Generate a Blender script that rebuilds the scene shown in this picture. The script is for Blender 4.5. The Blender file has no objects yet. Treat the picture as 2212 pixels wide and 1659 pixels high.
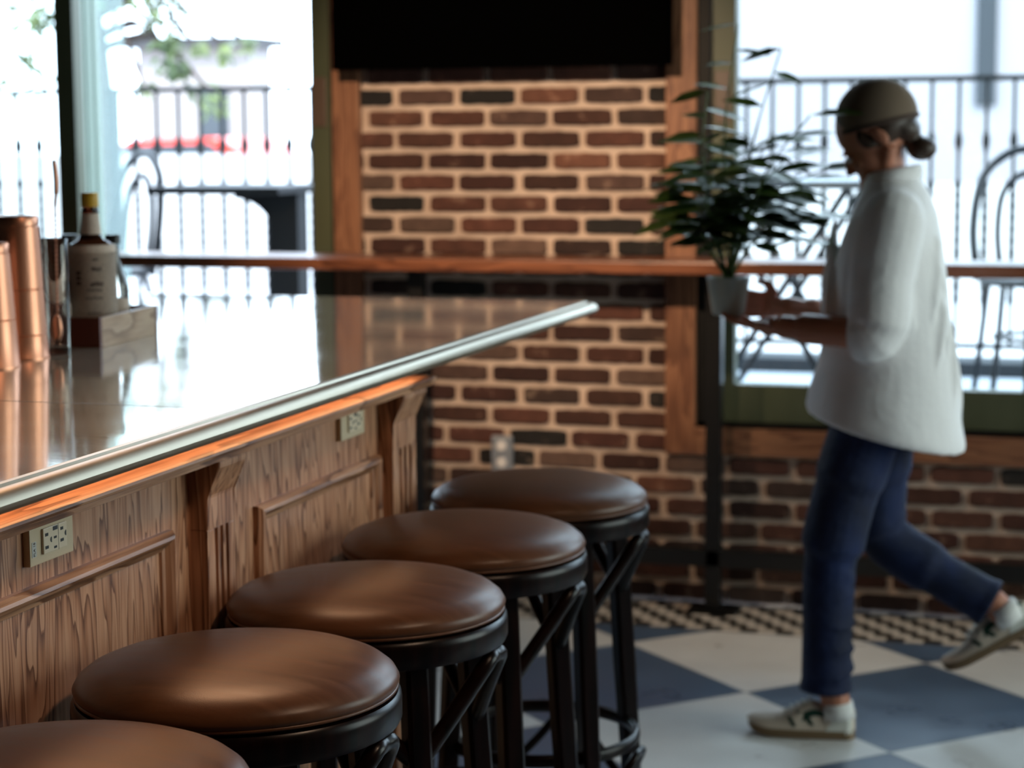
import bpy, bmesh, math, random
from mathutils import Vector, Matrix, noise
PI = math.pi
S = bpy.context.scene
C = S.collection
random.seed(7)

# ---------------------------------------------------------------- camera, world, light, exposure
pit, yaw, rol = math.radians(7.0403), math.radians(-17.1324), math.radians(-0.4243)
F = Vector((math.sin(yaw)*math.cos(pit), math.cos(yaw)*math.cos(pit), -math.sin(pit)))
R0 = Vector((math.cos(yaw), -math.sin(yaw), 0)); U0 = R0.cross(F)
R = R0*math.cos(rol)+U0*math.sin(rol); U = -R0*math.sin(rol)+U0*math.cos(rol)
cd = bpy.data.cameras.new('camera'); cam = bpy.data.objects.new('camera', cd); C.objects.link(cam)
cam.matrix_world = Matrix(((R.x, U.x, -F.x, 0), (R.y, U.y, -F.y, 0), (R.z, U.z, -F.z, 1.4761), (0, 0, 0, 1)))
cd.sensor_width = 36; cd.lens = 4393.4/2212*36
cd.clip_start = .05; cd.clip_end = 200
cd.dof.use_dof = True; cd.dof.focus_distance = 2.55; cd.dof.aperture_fstop = 4.8
S.camera = cam
S.view_settings.view_transform = 'Standard'; S.view_settings.look = 'None'
S.view_settings.gamma = 1; S.view_settings.use_curve_mapping = False
S.view_settings.exposure = 0.0

w = bpy.data.worlds.new('sky'); S.world = w; w.use_nodes = True
wn = w.node_tree; bg = wn.nodes['Background']
bg.inputs[0].default_value = (.66, .82, 1.0, 1); bg.inputs[1].default_value = 9.5

def sun(name, rot, e, col, ang=1.0):
    d = bpy.data.lights.new(name, 'SUN'); d.energy = e; d.color = col; d.angle = math.radians(ang)
    o = bpy.data.objects.new(name, d); o.rotation_euler = rot; C.objects.link(o); return o
sun('sun', (math.radians(48), 0, math.radians(35)), 5, (1, .95, .88))   # shines outward over the roof onto the street fronts

def portal(name, loc, rot, sx, sy):
    d = bpy.data.lights.new(name, 'AREA'); d.shape = 'RECTANGLE'; d.size = sx; d.size_y = sy
    d.cycles.is_portal = True
    o = bpy.data.objects.new(name, d); o.location = loc; o.rotation_euler = rot; C.objects.link(o)
portal('window_portal', (.2, 6.32, 1.6), (math.radians(-90), 0, 0), 3.0, 2.2)
portal('window_portal', (-4.0, 6.32, 1.6), (math.radians(-90), 0, 0), 3.0, 2.2)
portal('window_portal', (2.72, 4.65, 1.6), (0, math.radians(90), 0), 2.0, 2.5)

def spot(name, loc, target, e, col, size, blend=.6, rad=.05):
    d = bpy.data.lights.new(name, 'SPOT'); d.energy = e; d.color = col
    d.spot_size = math.radians(size); d.spot_blend = blend; d.shadow_soft_size = rad
    o = bpy.data.objects.new(name, d); o.location = loc
    o.rotation_euler = (Vector(target)-Vector(loc)).to_track_quat('-Z', 'Y').to_euler()
    C.objects.link(o); return o
WARM = (1, .72, .48)
SPOTS = [((-1.75, 2.95, 2.58), (-1.90, 6.19, 1.30), 540, WARM, 35, .8, .04),
         ((-2.3, 4.5, 2.75), (-.75, 6.2, .35), 110, WARM, 50, .9, .05),
         ((-1.85, 3.75, 2.9), (-1.13, 1.95, .8), 150, (1, .56, .31), 38, 1.0, .45),
         ((.5, 2.3, 2.9), (-1.38, 2.5, .7), 75, (1, .68, .46), 60, .9, .12)]

# ---------------------------------------------------------------- helpers
def V(*a): return Vector(a)
def world_loc(o):
    v = Vector(o.location)
    while o.parent: o = o.parent; v += Vector(o.location)
    return v
def mat_list(m): return m if isinstance(m, (list, tuple)) else [m]
def obj(name, bm, mat, parent=None, origin=None, smooth=False, auto=None):
    org = Vector(origin) if origin is not None else Vector((0, 0, 0))
    if parent is not None and origin is None: org = world_loc(parent)
    for v in bm.verts: v.co -= org
    bmesh.ops.recalc_face_normals(bm, faces=bm.faces)
    me = bpy.data.meshes.new(name); bm.to_mesh(me); bm.free()
    for m in mat_list(mat): me.materials.append(m)
    if smooth:
        me.polygons.foreach_set('use_smooth', [True]*len(me.polygons))
        if auto is not None:
            me.set_sharp_from_angle(angle=math.radians(auto))
    o = bpy.data.objects.new(name, me); C.objects.link(o)
    if parent is not None:
        o.parent = parent
        o.location = org-world_loc(parent)
    else: o.location = org
    return o
def thing(name, label, cat, loc=(0, 0, 0), group=None):
    o = bpy.data.objects.new(name, None); C.objects.link(o); o.location = loc; o.empty_display_size = .1
    o['label'] = label; o['category'] = cat
    if group: o['group'] = group
    return o
def tag(o, label, cat, group=None, kind=None):
    o['label'] = label; o['category'] = cat
    if group: o['group'] = group
    if kind: o['kind'] = kind
    return o
def struct(name, bm, m, parent=None, **k):
    o = obj(name, bm, m, parent, **k)
    if parent is None: o['kind'] = 'structure'
    return o
def sroot(name, loc):
    o = bpy.data.objects.new(name, None); C.objects.link(o); o.location = loc; o['kind'] = 'structure'; return o
def B(): return bmesh.new()
def box(bm, x0, x1, y0, y1, z0, z1, mi=0, bev=0):
    t = bmesh.new()
    bmesh.ops.create_cube(t, size=1)
    for v in t.verts:
        v.co = Vector(((x0+x1)/2+v.co.x*(x1-x0), (y0+y1)/2+v.co.y*(y1-y0), (z0+z1)/2+v.co.z*(z1-z0)))
    if bev: bmesh.ops.bevel(t, geom=t.edges[:], offset=bev, segments=2, affect='EDGES', profile=.6)
    return merge(bm, t, mi)
def merge(bm, t, mi=0, M=None):
    mp = {}
    out = []
    for v in t.verts:
        nv = bm.verts.new(M @ v.co if M else v.co); mp[v] = nv; out.append(nv)
    for f in t.faces:
        try:
            nf = bm.faces.new([mp[v] for v in f.verts]); nf.material_index = mi if mi is not None else f.material_index
            nf.smooth = f.smooth
        except ValueError: pass
    t.free(); return out
def lathe(bm, prof, cx=0, cy=0, cz=0, n=32, mi=0, M=None):
    t = bmesh.new(); rings = []
    for r, z in prof:
        if r < 1e-5: rings.append([t.verts.new((cx, cy, cz+z))])
        else: rings.append([t.verts.new((cx+r*math.cos(2*PI*i/n), cy+r*math.sin(2*PI*i/n), cz+z)) for i in range(n)])
    for a, b in zip(rings, rings[1:]):
        for i in range(n):
            j = (i+1) % n
            if len(a) == 1 and len(b) == 1: continue
            if len(a) == 1: t.faces.new((a[0], b[i], b[j]))
            elif len(b) == 1: t.faces.new((a[i], a[j], b[0]))
            else: t.faces.new((a[i], a[j], b[j], b[i]))
    return merge(bm, t, mi, M)
def tube(bm, pts, rad, n=10, mi=0, closed=False, sx=1, caps=True, up=None):
    """sweep a circle (rad may be a list, each a number or an (a,b) pair) along points"""
    pts = [Vector(p) for p in pts]; N = len(pts)
    if not isinstance(rad, list): rad = [rad]*N
    rings = []; prev = None
    for i, p in enumerate(pts):
        if closed: d = pts[(i+1) % N]-pts[i-1]
        else: d = pts[min(i+1, N-1)]-pts[max(i-1, 0)]
        d.normalize()
        if up is not None: a = Vector(up)-d*d.dot(Vector(up))
        elif prev is None:
            a = Vector((0, 0, 1)) if abs(d.z) < .9 else Vector((1, 0, 0)); a -= d*d.dot(a)
        else: a = prev-d*d.dot(prev)
        a.normalize(); prev = a; b = d.cross(a)
        r = rad[i]; ra, rb = r if isinstance(r, tuple) else (r, r*sx)
        rings.append([bm.verts.new(p+a*(ra*math.cos(2*PI*k/n))+b*(rb*math.sin(2*PI*k/n))) for k in range(n)])
    def q(a, b):
        for k in range(n):
            f = bm.faces.new((a[k], a[(k+1) % n], b[(k+1) % n], b[k])); f.material_index = mi; f.smooth = True
    for i in range(N-1): q(rings[i], rings[i+1])
    if closed: q(rings[-1], rings[0])
    elif caps:
        for r in (rings[0], rings[-1]):
            f = bm.faces.new(r); f.material_index = mi
def ball(bm, c, r, sub=2, mi=0, M=None):
    t = bmesh.new(); bmesh.ops.create_icosphere(t, subdivisions=sub, radius=1)
    rr = r if isinstance(r, tuple) else (r, r, r)
    for v in t.verts:
        p = Vector((v.co.x*rr[0], v.co.y*rr[1], v.co.z*rr[2]))
        if M: p = M @ p
        v.co = p+Vector(c)
    for f in t.faces: f.smooth = True
    merge(bm, t, mi)
def prism(bm, poly, axis, a, b, mi=0, bev=0):
    """extrude a 2D polygon along axis ('x','y','z') from a to b"""
    t = bmesh.new()
    def P(u, v, w):
        return {'x': (w, u, v), 'y': (u, w, v), 'z': (u, v, w)}[axis]
    lo = [t.verts.new(P(u, v, a)) for u, v in poly]; hi = [t.verts.new(P(u, v, b)) for u, v in poly]
    t.faces.new(lo); t.faces.new(hi[::-1]); n = len(poly)
    for i in range(n): t.faces.new((lo[i], lo[(i+1) % n], hi[(i+1) % n], hi[i]))
    if bev: bmesh.ops.bevel(t, geom=t.edges[:], offset=bev, segments=2, affect='EDGES')
    merge(bm, t, mi)
def catmull(pts, k=6):
    pts = [Vector(p) for p in pts]; P = [pts[0]*2-pts[1]]+pts+[pts[-1]*2-pts[-2]]; out = []
    for i in range(1, len(P)-2):
        for j in range(k):
            t = j/k; a, b, c, d = P[i-1], P[i], P[i+1], P[i+2]
            out.append(.5*((2*b)+(c-a)*t+(2*a-5*b+4*c-d)*t*t+(3*b-a-3*c+d)*t**3))
    out.append(pts[-1]); return out
def lerp(a, b, t): return a+(b-a)*t

# ---------------------------------------------------------------- materials
def mat(name, col=(.5, .5, .5), rough=.5, metal=0, spec=.5, coat=0, coatr=.1, trans=0, ior=1.45, emit=None, es=0, sheen=0):
    m = bpy.data.materials.new(name); m.use_nodes = True; b = m.node_tree.nodes['Principled BSDF']
    b.inputs['Base Color'].default_value = (*col, 1); b.inputs['Roughness'].default_value = rough
    b.inputs['Metallic'].default_value = metal; b.inputs['Specular IOR Level'].default_value = spec
    b.inputs['Coat Weight'].default_value = coat; b.inputs['Coat Roughness'].default_value = coatr
    b.inputs['Transmission Weight'].default_value = trans; b.inputs['IOR'].default_value = ior
    b.inputs['Sheen Weight'].default_value = sheen
    if emit: b.inputs['Emission Color'].default_value = (*emit, 1); b.inputs['Emission Strength'].default_value = es
    return m
class NT:
    def __init__(s, m): s.t = m.node_tree; s.b = s.t.nodes['Principled BSDF']
    def n(s, typ, **k):
        x = s.t.nodes.new(typ)
        for a, b in k.items(): setattr(x, a, b)
        return x
    def l(s, a, b): s.t.links.new(a, b)
    def coord(s, scale=(1, 1, 1), loc=(0, 0, 0), rot=(0, 0, 0), geo=False):
        if geo: o = s.n('ShaderNodeNewGeometry').outputs['Position']
        else: o = s.n('ShaderNodeTexCoord').outputs['Object']
        mp = s.n('ShaderNodeMapping'); mp.inputs['Scale'].default_value = scale; mp.inputs['Location'].default_value = loc
        mp.inputs['Rotation'].default_value = rot
        s.l(o, mp.inputs['Vector']); return mp.outputs['Vector']
    def noise(s, vec, scale, detail=4, rough=.55, dist=0):
        x = s.n('ShaderNodeTexNoise'); x.inputs['Scale'].default_value = scale; x.inputs['Detail'].default_value = detail
        x.inputs['Roughness'].default_value = rough; x.inputs['Distortion'].default_value = dist
        s.l(vec, x.inputs['Vector']); return x.outputs['Fac']
    def ramp(s, fac, stops):
        x = s.n('ShaderNodeValToRGB'); e = x.color_ramp.elements
        while len(e) < len(stops): e.new(.5)
        for q, (p, c) in zip(e, stops): q.position = p; q.color = (*c, 1) if len(c) == 3 else c
        s.l(fac, x.inputs['Fac']); return x.outputs['Color']
    def math(s, op, a, b=None, c=None):
        x = s.n('ShaderNodeMath', operation=op)
        for i, v in enumerate((a, b, c)):
            if v is None: continue
            if isinstance(v, (int, float)): x.inputs[i].default_value = v
            else: s.l(v, x.inputs[i])
        return x.outputs[0]
    def mix(s, fac, a, b, mode='MIX'):
        x = s.n('ShaderNodeMix', data_type='RGBA', blend_type=mode)
        for i, v in ((0, fac), (6, a), (7, b)):
            if isinstance(v, (int, float)): x.inputs[i].default_value = v
            elif isinstance(v, tuple): x.inputs[i].default_value = (*v, 1)
            else: s.l(v, x.inputs[i])
        return x.outputs[2]
    def bump(s, h, strength=.3, dist=.002):
        x = s.n('ShaderNodeBump'); x.inputs['Strength'].default_value = strength; x.inputs['Distance'].default_value = dist
        s.l(h, x.inputs['Height']); s.l(x.outputs['Normal'], s.b.inputs['Normal'])
    def base(s, c): s.l(c, s.b.inputs['Base Color'])
    def rough(s, r): s.l(r, s.b.inputs['Roughness'])

def wood(name, dark, mid, light, axis='z', rough=.45, ring=9, coat=.15, spec=.4, fine=1.0):
    """plain-sawn oak figure: stretched noise sliced into growth rings, plus fine pores, grain along axis"""
    m = mat(name, mid, rough, coat=coat, spec=spec); t = NT(m)
    st = {'z': (8, 8, 1.0), 'y': (8, 1.0, 8), 'x': (1.0, 8, 8)}[axis]
    sf = {'z': (160, 160, 5), 'y': (160, 5, 160), 'x': (5, 160, 160)}[axis]
    v = t.coord(st, geo=True); n1 = t.noise(v, 1.0, 4, .5, .25)
    rings = t.math('FRACT', t.math('MULTIPLY', n1, ring*2.2))
    saw = t.math('POWER', rings, 1.6)
    n2 = t.noise(t.coord(sf, geo=True), 1.0, 3, .6)
    base = t.ramp(saw, [(0, light), (.5, mid), (.93, dark), (1, mid)])
    pores = t.ramp(n2, [(.34, (.55, .47, .42)), (.54, (1, 1, 1))])
    c = t.mix(.75*fine, base, pores, 'MULTIPLY')
    n3 = t.noise(t.coord((1.3, 1.3, .8), geo=True), 2.0, 3)
    c = t.mix(.5, c, t.ramp(n3, [(.3, (.62, .6, .6)), (.7, (1.15, 1.1, 1.05))]), 'MULTIPLY')
    t.base(c); t.bump(n2, .25, .0006); return m
oak = wood('oak_panelling', (.15, .060, .028), (.45, .215, .115), (.56, .31, .185), 'z', .42, ring=9, coat=.08)
oak_h = wood('oak_rail', (.16, .068, .03), (.45, .22, .115), (.56, .31, .18), 'y', .38, ring=4)
casing_v = wood('casing_fir_upright', (.12, .045, .022), (.20, .085, .042), (.26, .12, .062), 'z', .5, ring=5, fine=.5)
casing_h = wood('casing_fir_level', (.12, .045, .022), (.20, .085, .042), (.26, .12, .062), 'x', .5, ring=5, fine=.5)
shelf_wood = wood('drink_rail_wood', (.06, .02, .01), (.17, .058, .026), (.22, .08, .038), 'x', .35, ring=5, fine=.5)
dark_wood = mat('dark_stained_beech', (.012, .006, .005), .30, spec=.2, coat=.03, coatr=.2)
t = NT(dark_wood); t.base(t.ramp(t.noise(t.coord((60, 60, 6)), 1, 3), [(.35, (.002, .001, .0007)), (.7, (.011, .0035, .0025))]))
leather = mat('brown_leather', (.11, .05, .026), .36, spec=.30)
t = NT(leather)
nz = t.noise(t.coord((1, 1, 1)), 700, 3); nl = t.noise(t.coord((1, 6, 1)), 9, 4)
t.base(t.ramp(nl, [(.3, (.080, .032, .014)), (.7, (.122, .050, .023))])); t.rough(t.ramp(nl, [(.3, (.32,)*3), (.7, (.38,)*3)])); t.bump(nz, .18, .0005)
# metal bar top
zinc = mat('pewter_bar_top', (.62, .60, .54), .16, .55)
t = NT(zinc)
ns = t.noise(t.coord((2.2, 60, 20), geo=True), 1, 4); nb = t.noise(t.coord((3, 3, 3), geo=True), 2.2, 5)
t.base(t.ramp(nb, [(.3, (.64, .60, .50)), (.7, (.78, .74, .63))]))
t.rough(t.math('ADD', t.math('MULTIPLY', ns, .05), t.math('MULTIPLY', nb, .09)))
t.bump(ns, .08, .0005)
zinc_edge = mat('pewter_bar_nosing', (.36, .345, .31), .3, .75)
t = NT(zinc_edge); nb = t.noise(t.coord((6, 2, 6), geo=True), 1.6, 6)
t.base(t.ramp(nb, [(.3, (.32, .27, .19)), (.7, (.45, .39, .29))])); t.rough(t.ramp(nb, [(.3, (.34,)*3), (.75, (.46,)*3)]))
seam = mat('soldered_seam', (.2, .19, .17), .5, 1)
black = mat('black_powder_coat', (.004, .004, .004), .5, spec=.2)
blackpost = mat('black_post_paint', (.008, .008, .008), .28)
green = mat('sage_green_paint', (.085, .105, .055), .45)
t = NT(green); t.base(t.ramp(t.noise(t.coord((2, 2, .6)), 4, 3), [(.3, (.050, .060, .030)), (.7, (.068, .078, .042))]))
green_daylit = mat('sage_paint_daylit', (.24, .31, .25), .5)  # frame green made lighter to stand in for daylight on the open leaf
plate_brown = mat('frosted_latch_plate', (.085, .055, .04), .4)
mortar = mat('lime_mortar', (.50, .34, .235), .95)
t = NT(mortar); n1 = t.noise(t.coord(geo=True), 7, 6); n2 = t.noise(t.coord(geo=True), 90, 4)
t.base(t.ramp(n1, [(.25, (.38, .28, .22)), (.7, (.56, .43, .345))])); t.bump(n2, .6, .003)
brickm = mat('reclaimed_brick', (.16, .06, .035), .9)
t = NT(brickm)
at = t.n('ShaderNodeAttribute', attribute_name='bc'); n1 = t.noise(t.coord(geo=True), 16, 6, .65); n2 = t.noise(t.coord(geo=True), 120, 4)
c = t.mix(.85, at.outputs['Color'], t.ramp(n1, [(.28, (.55, .5, .48)), (.55, (1, 1, 1)), (.72, (1.5, 1.45, 1.4))]), 'MULTIPLY')
c = t.mix(t.math('MULTIPLY', t.math('GREATER_THAN', n1, .63), .16), c, (.45, .33, .24))
t.base(c); t.bump(n2, .7, .003)
# floor
fl = mat('checker_tile_floor', (.5, .5, .5), .3); t = NT(fl)
pos = t.coord(geo=True); sp = t.n('ShaderNodeSeparateXYZ'); t.l(pos, sp.inputs[0])
h = .4276
xx = t.math('SUBTRACT', sp.outputs[0], -.9599); yy = t.math('SUBTRACT', sp.outputs[1], 5.197)
u = t.math('DIVIDE', t.math('ADD', xx, yy), 2*h); v = t.math('DIVIDE', t.math('SUBTRACT', xx, yy), 2*h)
fu, fv = t.math('FLOOR', u), t.math('FLOOR', v)
par = t.math('MODULO', t.math('ABSOLUTE', t.math('ADD', fu, fv)), 2)
def edge(q): 
    f = t.math('FRACT', q); return t.math('MINIMUM', f, t.math('SUBTRACT', 1, f))
gr = t.math('LESS_THAN', t.math('MINIMUM', edge(u), edge(v)), .0035)
cell = t.n('ShaderNodeCombineXYZ'); t.l(fu, cell.inputs[0]); t.l(fv, cell.inputs[1])
wn_ = t.n('ShaderNodeTexWhiteNoise'); t.l(cell.outputs[0], wn_.inputs['Vector'])
nn = t.noise(t.coord((1, 1, 1), geo=True), 5, 5)
white = t.ramp(nn, [(.3, (.68, .66, .64)), (.7, (.78, .77, .75))])
blue = t.ramp(nn, [(.3, (.058, .095, .16)), (.7, (.085, .135, .215))])
c = t.mix(par, blue, white)
c = t.mix(t.math('MULTIPLY', wn_.outputs['Value'], .18), c, (0.0, 0.0, 0.0))
c = t.mix(gr, c, (.40, .38, .36)); t.base(c)
t.rough(t.ramp(nn, [(.3, (.26,)*3), (.7, (.36,)*3)]))
# mosaic border
mo = mat('mosaic_border', (.5, .5, .5), .4); t = NT(mo)
sp = t.n('ShaderNodeSeparateXYZ'); t.l(t.coord(geo=True), sp.inputs[0])
row = t.math('DIVIDE', t.math('SUBTRACT', 6.19, sp.outputs[1]), .0505)
rowi = t.math('FLOOR', row)
a = t.math('DIVIDE', t.math('SUBTRACT', sp.outputs[0], t.math('MULTIPLY', rowi, .041)), .108)
par = t.math('LESS_THAN', t.math('FRACT', a), .52); b_ = row
gr = t.math('LESS_THAN', t.math('MINIMUM', edge(a), edge(b_)), .03)
c = t.mix(par, (.012, .011, .010), (.60, .53, .46)); c = t.mix(gr, c, (.12, .10, .085)); t.base(c)
plaster_dark = mat('dark_plaster', (.02, .018, .016), .9)
ceil_m = mat('ceiling_boards', (.05, .04, .032), .8)
glass = mat('window_glass', (1, 1, 1), .0, trans=1, ior=1.45)
def thin_glass(name, tint, refl=.06):
    m = bpy.data.materials.new(name); m.use_nodes = True; n = m.node_tree; n.nodes.clear()
    o = n.nodes.new('ShaderNodeOutputMaterial'); mx = n.nodes.new('ShaderNodeMixShader')
    tr = n.nodes.new('ShaderNodeBsdfTransparent'); gl = n.nodes.new('ShaderNodeBsdfGlossy'); fr = n.nodes.new('ShaderNodeFresnel')
    tr.inputs[0].default_value = (*tint, 1); gl.inputs['Roughness'].default_value = .02; fr.inputs[0].default_value = 1.45
    n.links.new(fr.outputs[0], mx.inputs[0]); n.links.new(tr.outputs[0], mx.inputs[1]); n.links.new(gl.outputs[0], mx.inputs[2])
    n.links.new(mx.outputs[0], o.inputs[0]); return m
def frosted(name, col):
    m = bpy.data.materials.new(name); m.use_nodes = True; n = m.node_tree; n.nodes.clear()
    o = n.nodes.new('ShaderNodeOutputMaterial'); mx = n.nodes.new('ShaderNodeMixShader'); mx.inputs[0].default_value = .15
    tr = n.nodes.new('ShaderNodeBsdfTransparent'); tl = n.nodes.new('ShaderNodeBsdfTranslucent'); ad = n.nodes.new('ShaderNodeMixShader'); df = n.nodes.new('ShaderNodeBsdfDiffuse')
    tr.inputs[0].default_value = (*col, 1); tl.inputs[0].default_value = (*col, 1); df.inputs[0].default_value = (*col, 1)
    n.links.new(tl.outputs[0], ad.inputs[1]); n.links.new(df.outputs[0], ad.inputs[2]); n.links.new(tr.outputs[0], mx.inputs[1]); n.links.new(ad.outputs[0], mx.inputs[2])
    n.links.new(mx.outputs[0], o.inputs[0]); return m
pane = thin_glass('window_pane', (.93, .96, .95)); pane_w3 = thin_glass('warming_filter_pane', (1.0, .97, .86))  # second pane's tint is added to warm daylight from the unseen side window
pane_green = frosted('open_leaf_pane', (.84, .93, .91))
screen = mat('screen_black', (.0006, .0006, .0006), .5, spec=0)
ivory = mat('ivory_plastic', (.60, .48, .31), .4)
ivory2 = mat('ivory_receptacle', (.70, .58, .41), .35)
slot = mat('dark_slot', (.006, .006, .006), .6)
steel = mat('steel_plate', (.35, .38, .42), .35, .6)
whitep = mat('white_plastic', (.65, .62, .6), .4)
copper = mat('brushed_copper', (.60, .28, .175), .24, 1)
t = NT(copper); n1 = t.noise(t.coord((3, 3, 3)), 2, 3); t.rough(t.ramp(n1, [(.3, (.36,)*3), (.7, (.44,)*3)]))
clear = mat('clear_glass', (1, 1, 1), .01, trans=1, ior=1.45)
bitters = mat('bitters_glass', (.16, .05, .02), .03, trans=.85, ior=1.45)
paper = mat('printed_paper', (.62, .53, .46), .8); t = NT(paper)
sp = t.n('ShaderNodeSeparateXYZ'); t.l(t.coord(), sp.inputs[0])
ln = t.math('GREATER_THAN', t.math('SINE', t.math('MULTIPLY', sp.outputs[2], 2600)), .1)
wd = t.math('GREATER_THAN', t.noise(t.coord((260, 260, 400)), 1, 1), .47)
t.base(t.mix(t.math('MULTIPLY', t.math('MULTIPLY', ln, wd), .5), (.72, .60, .50), (.2, .15, .13)))
ink = mat('label_ink', (.08, .055, .05), .7)
yellow = mat('yellow_cap', (.62, .36, .03), .45)
blackcap = mat('black_cap', (.01, .01, .01), .35)
tray_light = wood('tray_maple', (.25, .16, .10), (.45, .31, .20), (.52, .38, .26), 'y', .5, ring=5, fine=.4)
tray_dark = mat('tray_cherry_end', (.10, .022, .012), .4)
iron = mat('railing_iron', (.010, .012, .013), .6, spec=.2)
chairm = mat('outdoor_chair_steel', (.012, .014, .017), .5, spec=.3)
deck = mat('terrace_deck', (.30, .33, .37), .7)
kerb_m = mat('terrace_kerb', (.035, .04, .045), .8, spec=.2)
stucco = mat('pale_stucco', (.235, .23, .245), .9); whitewall = mat('filler_wall_white', (.42, .42, .42), .9)
beige = mat('house_render', (.26, .235, .225), .9)
roofm = mat('dark_roof', (.035, .035, .037), .8)
street = mat('street_paving', (.30, .30, .31), .9)
redcar = mat('red_car_paint', (.62, .035, .012), .3)
carglass = mat('car_glass', (.02, .025, .03), .08)
rubber = mat('tyre_rubber', (.02, .02, .02), .8)
leafm = mat('tree_leaves', (.16, .26, .05), .5); leafm.node_tree.nodes['Principled BSDF'].inputs['Subsurface Weight'].default_value = 0
t = NT(leafm); t.base(t.ramp(t.noise(t.coord(geo=True), 3, 3), [(.3, (.03, .055, .025)), (.7, (.10, .13, .03))]))
bark = mat('tree_bark', (.03, .02, .015), .9)
tabletop_m = mat('outdoor_table_top', (.12, .14, .16), .5)
tabledark = mat('outdoor_table_dark', (.010, .011, .012), .6, spec=.2)
leaf2 = mat('houseplant_leaf', (.05, .10, .02), .35)
t = NT(leaf2); t.base(t.ramp(t.noise(t.coord(geo=True), 12, 3), [(.3, (.045, .085, .018)), (.7, (.12, .20, .035))]))
potm = mat('glazed_pot', (.42, .44, .38), .3, coat=.3)
soil = mat('potting_soil', (.03, .02, .015), .95)
skin = mat('skin', (.42, .17, .10), .5); NT(skin).b.inputs['Subsurface Weight'].default_value = .05
shirtm = mat('white_cotton', (.78, .76, .76), .85, sheen=.2)
t = NT(shirtm); t.bump(t.noise(t.coord((1, 1, 1)), 14, 4), .5, .012)
jeans = mat('blue_denim', (.01, .03, .08), .8, sheen=.05)
t = NT(jeans); nj = t.noise(t.coord((1, 1, .5)), 9, 4); t.base(t.ramp(nj, [(.3, (.0004, .0028, .015)), (.7, (.0015, .013, .072))])); t.bump(t.noise(t.coord((1, 1, 2.5)), 16, 3), .6, .01)
capm = mat('tan_cap', (.15, .105, .07), .85); brimm = mat('cap_brim', (.06, .035, .025), .8)
hairm = mat('brown_hair', (.035, .018, .010), .5)
eye_m = mat('eye_white', (.8, .8, .8), .2); lipm = mat('lips', (.38, .12, .09), .5)
shoew = mat('cream_suede', (.62, .52, .42), .8); shoesole = mat('shoe_sole', (.20, .13, .07), .7)
shoewhite = mat('shoe_leather', (.68, .68, .62), .5); shoegreen = mat('shoe_green', (.012, .045, .03), .5)
sockm = mat('white_sock', (.75, .74, .72), .9)
led_m = mat('led_strip_light', (1, .6, .3), .5, emit=(1, .54, .26), es=12)

# ---------------------------------------------------------------- room shell
W = 6.19
CH = .0677; BW = .2064
bm = B(); box(bm, -6, 2.6, -2.2, W, -.1, 0); struct('floor', bm, fl)
bm = B(); box(bm, -6, 2.6, 5.835, W-.002, -.02, .0015); struct('trim_1', bm, mo)
bm = B(); box(bm, -6.2, 2.8, -2.4, W+.3, 3.0, 3.2); struct('ceiling', bm, ceil_m)
bm = B(); box(bm, -6.2, 2.8, -2.4, -2.2, 0, 3); struct('wall_front', bm, plaster_dark)
bm = B(); box(bm, -6.2, -6, -2.2, W, 0, 3); struct('wall_left', bm, plaster_dark)
# right wall with a wide window opening (outside the picture, lets the daylight in)
bm = B()
box(bm, 2.6, 2.8, -2.2, 3.4, 0, 3); box(bm, 2.6, 2.8, 5.9, W+.3, 0, 3); box(bm, 2.6, 2.8, 3.4, 5.9, 0, .6); box(bm, 2.6, 2.8, 3.4, 5.9, 2.6, 3)
struct('wall_right', bm, plaster_dark)
bm = B()
for y in (3.4, 4.6, 5.82): box(bm, 2.62, 2.68, y, y+.08, .6, 2.6)
for z in (.6, 2.54): box(bm, 2.62, 2.68, 3.4, 5.9, z, z+.06)
w3 = sroot('window_3', (2.65, 4.65, .6)); struct('window_frame', bm, green, w3)
bm = B(); box(bm, 2.645, 2.649, 3.48, 5.82, .66, 2.54); struct('pane', bm, pane_w3, w3)

# brick wall: mortar body with openings and a skin of separate reclaimed bricks
holes = [(-5.6, -2.502, .56, 2.7), (-1.305, 1.75, .56, 2.7)]
bm = B()
def mortar_box(x0, x1, z0, z1): box(bm, x0, x1, W+.003, W+.22, z0, z1, 0)
mortar_box(-6.2, -5.6, 0, 3); mortar_box(-2.502, -1.305, 0, 3); mortar_box(1.75, 2.8, 0, 3)
for a, b_, z0, z1 in holes:
    mortar_box(a, b_, 0, z0); mortar_box(a, b_, z1, 3)
offs = {0: .22, 1: .72, 2: .25, 3: .745, 4: .26, 5: .80, 6: .26, 7: .78}
rb = random.Random(3)
pal = [(.120, .042, .028), (.165, .060, .038), (.095, .032, .022), (.070, .032, .024), (.024, .019, .017), (.21, .085, .052), (.18, .105, .078), (.11, .058, .044), (.13, .050, .032)]
pw = [4, 4, 4, 2, 2.2, 2.2, 1.4, 2, 3]
cols = []
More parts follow.
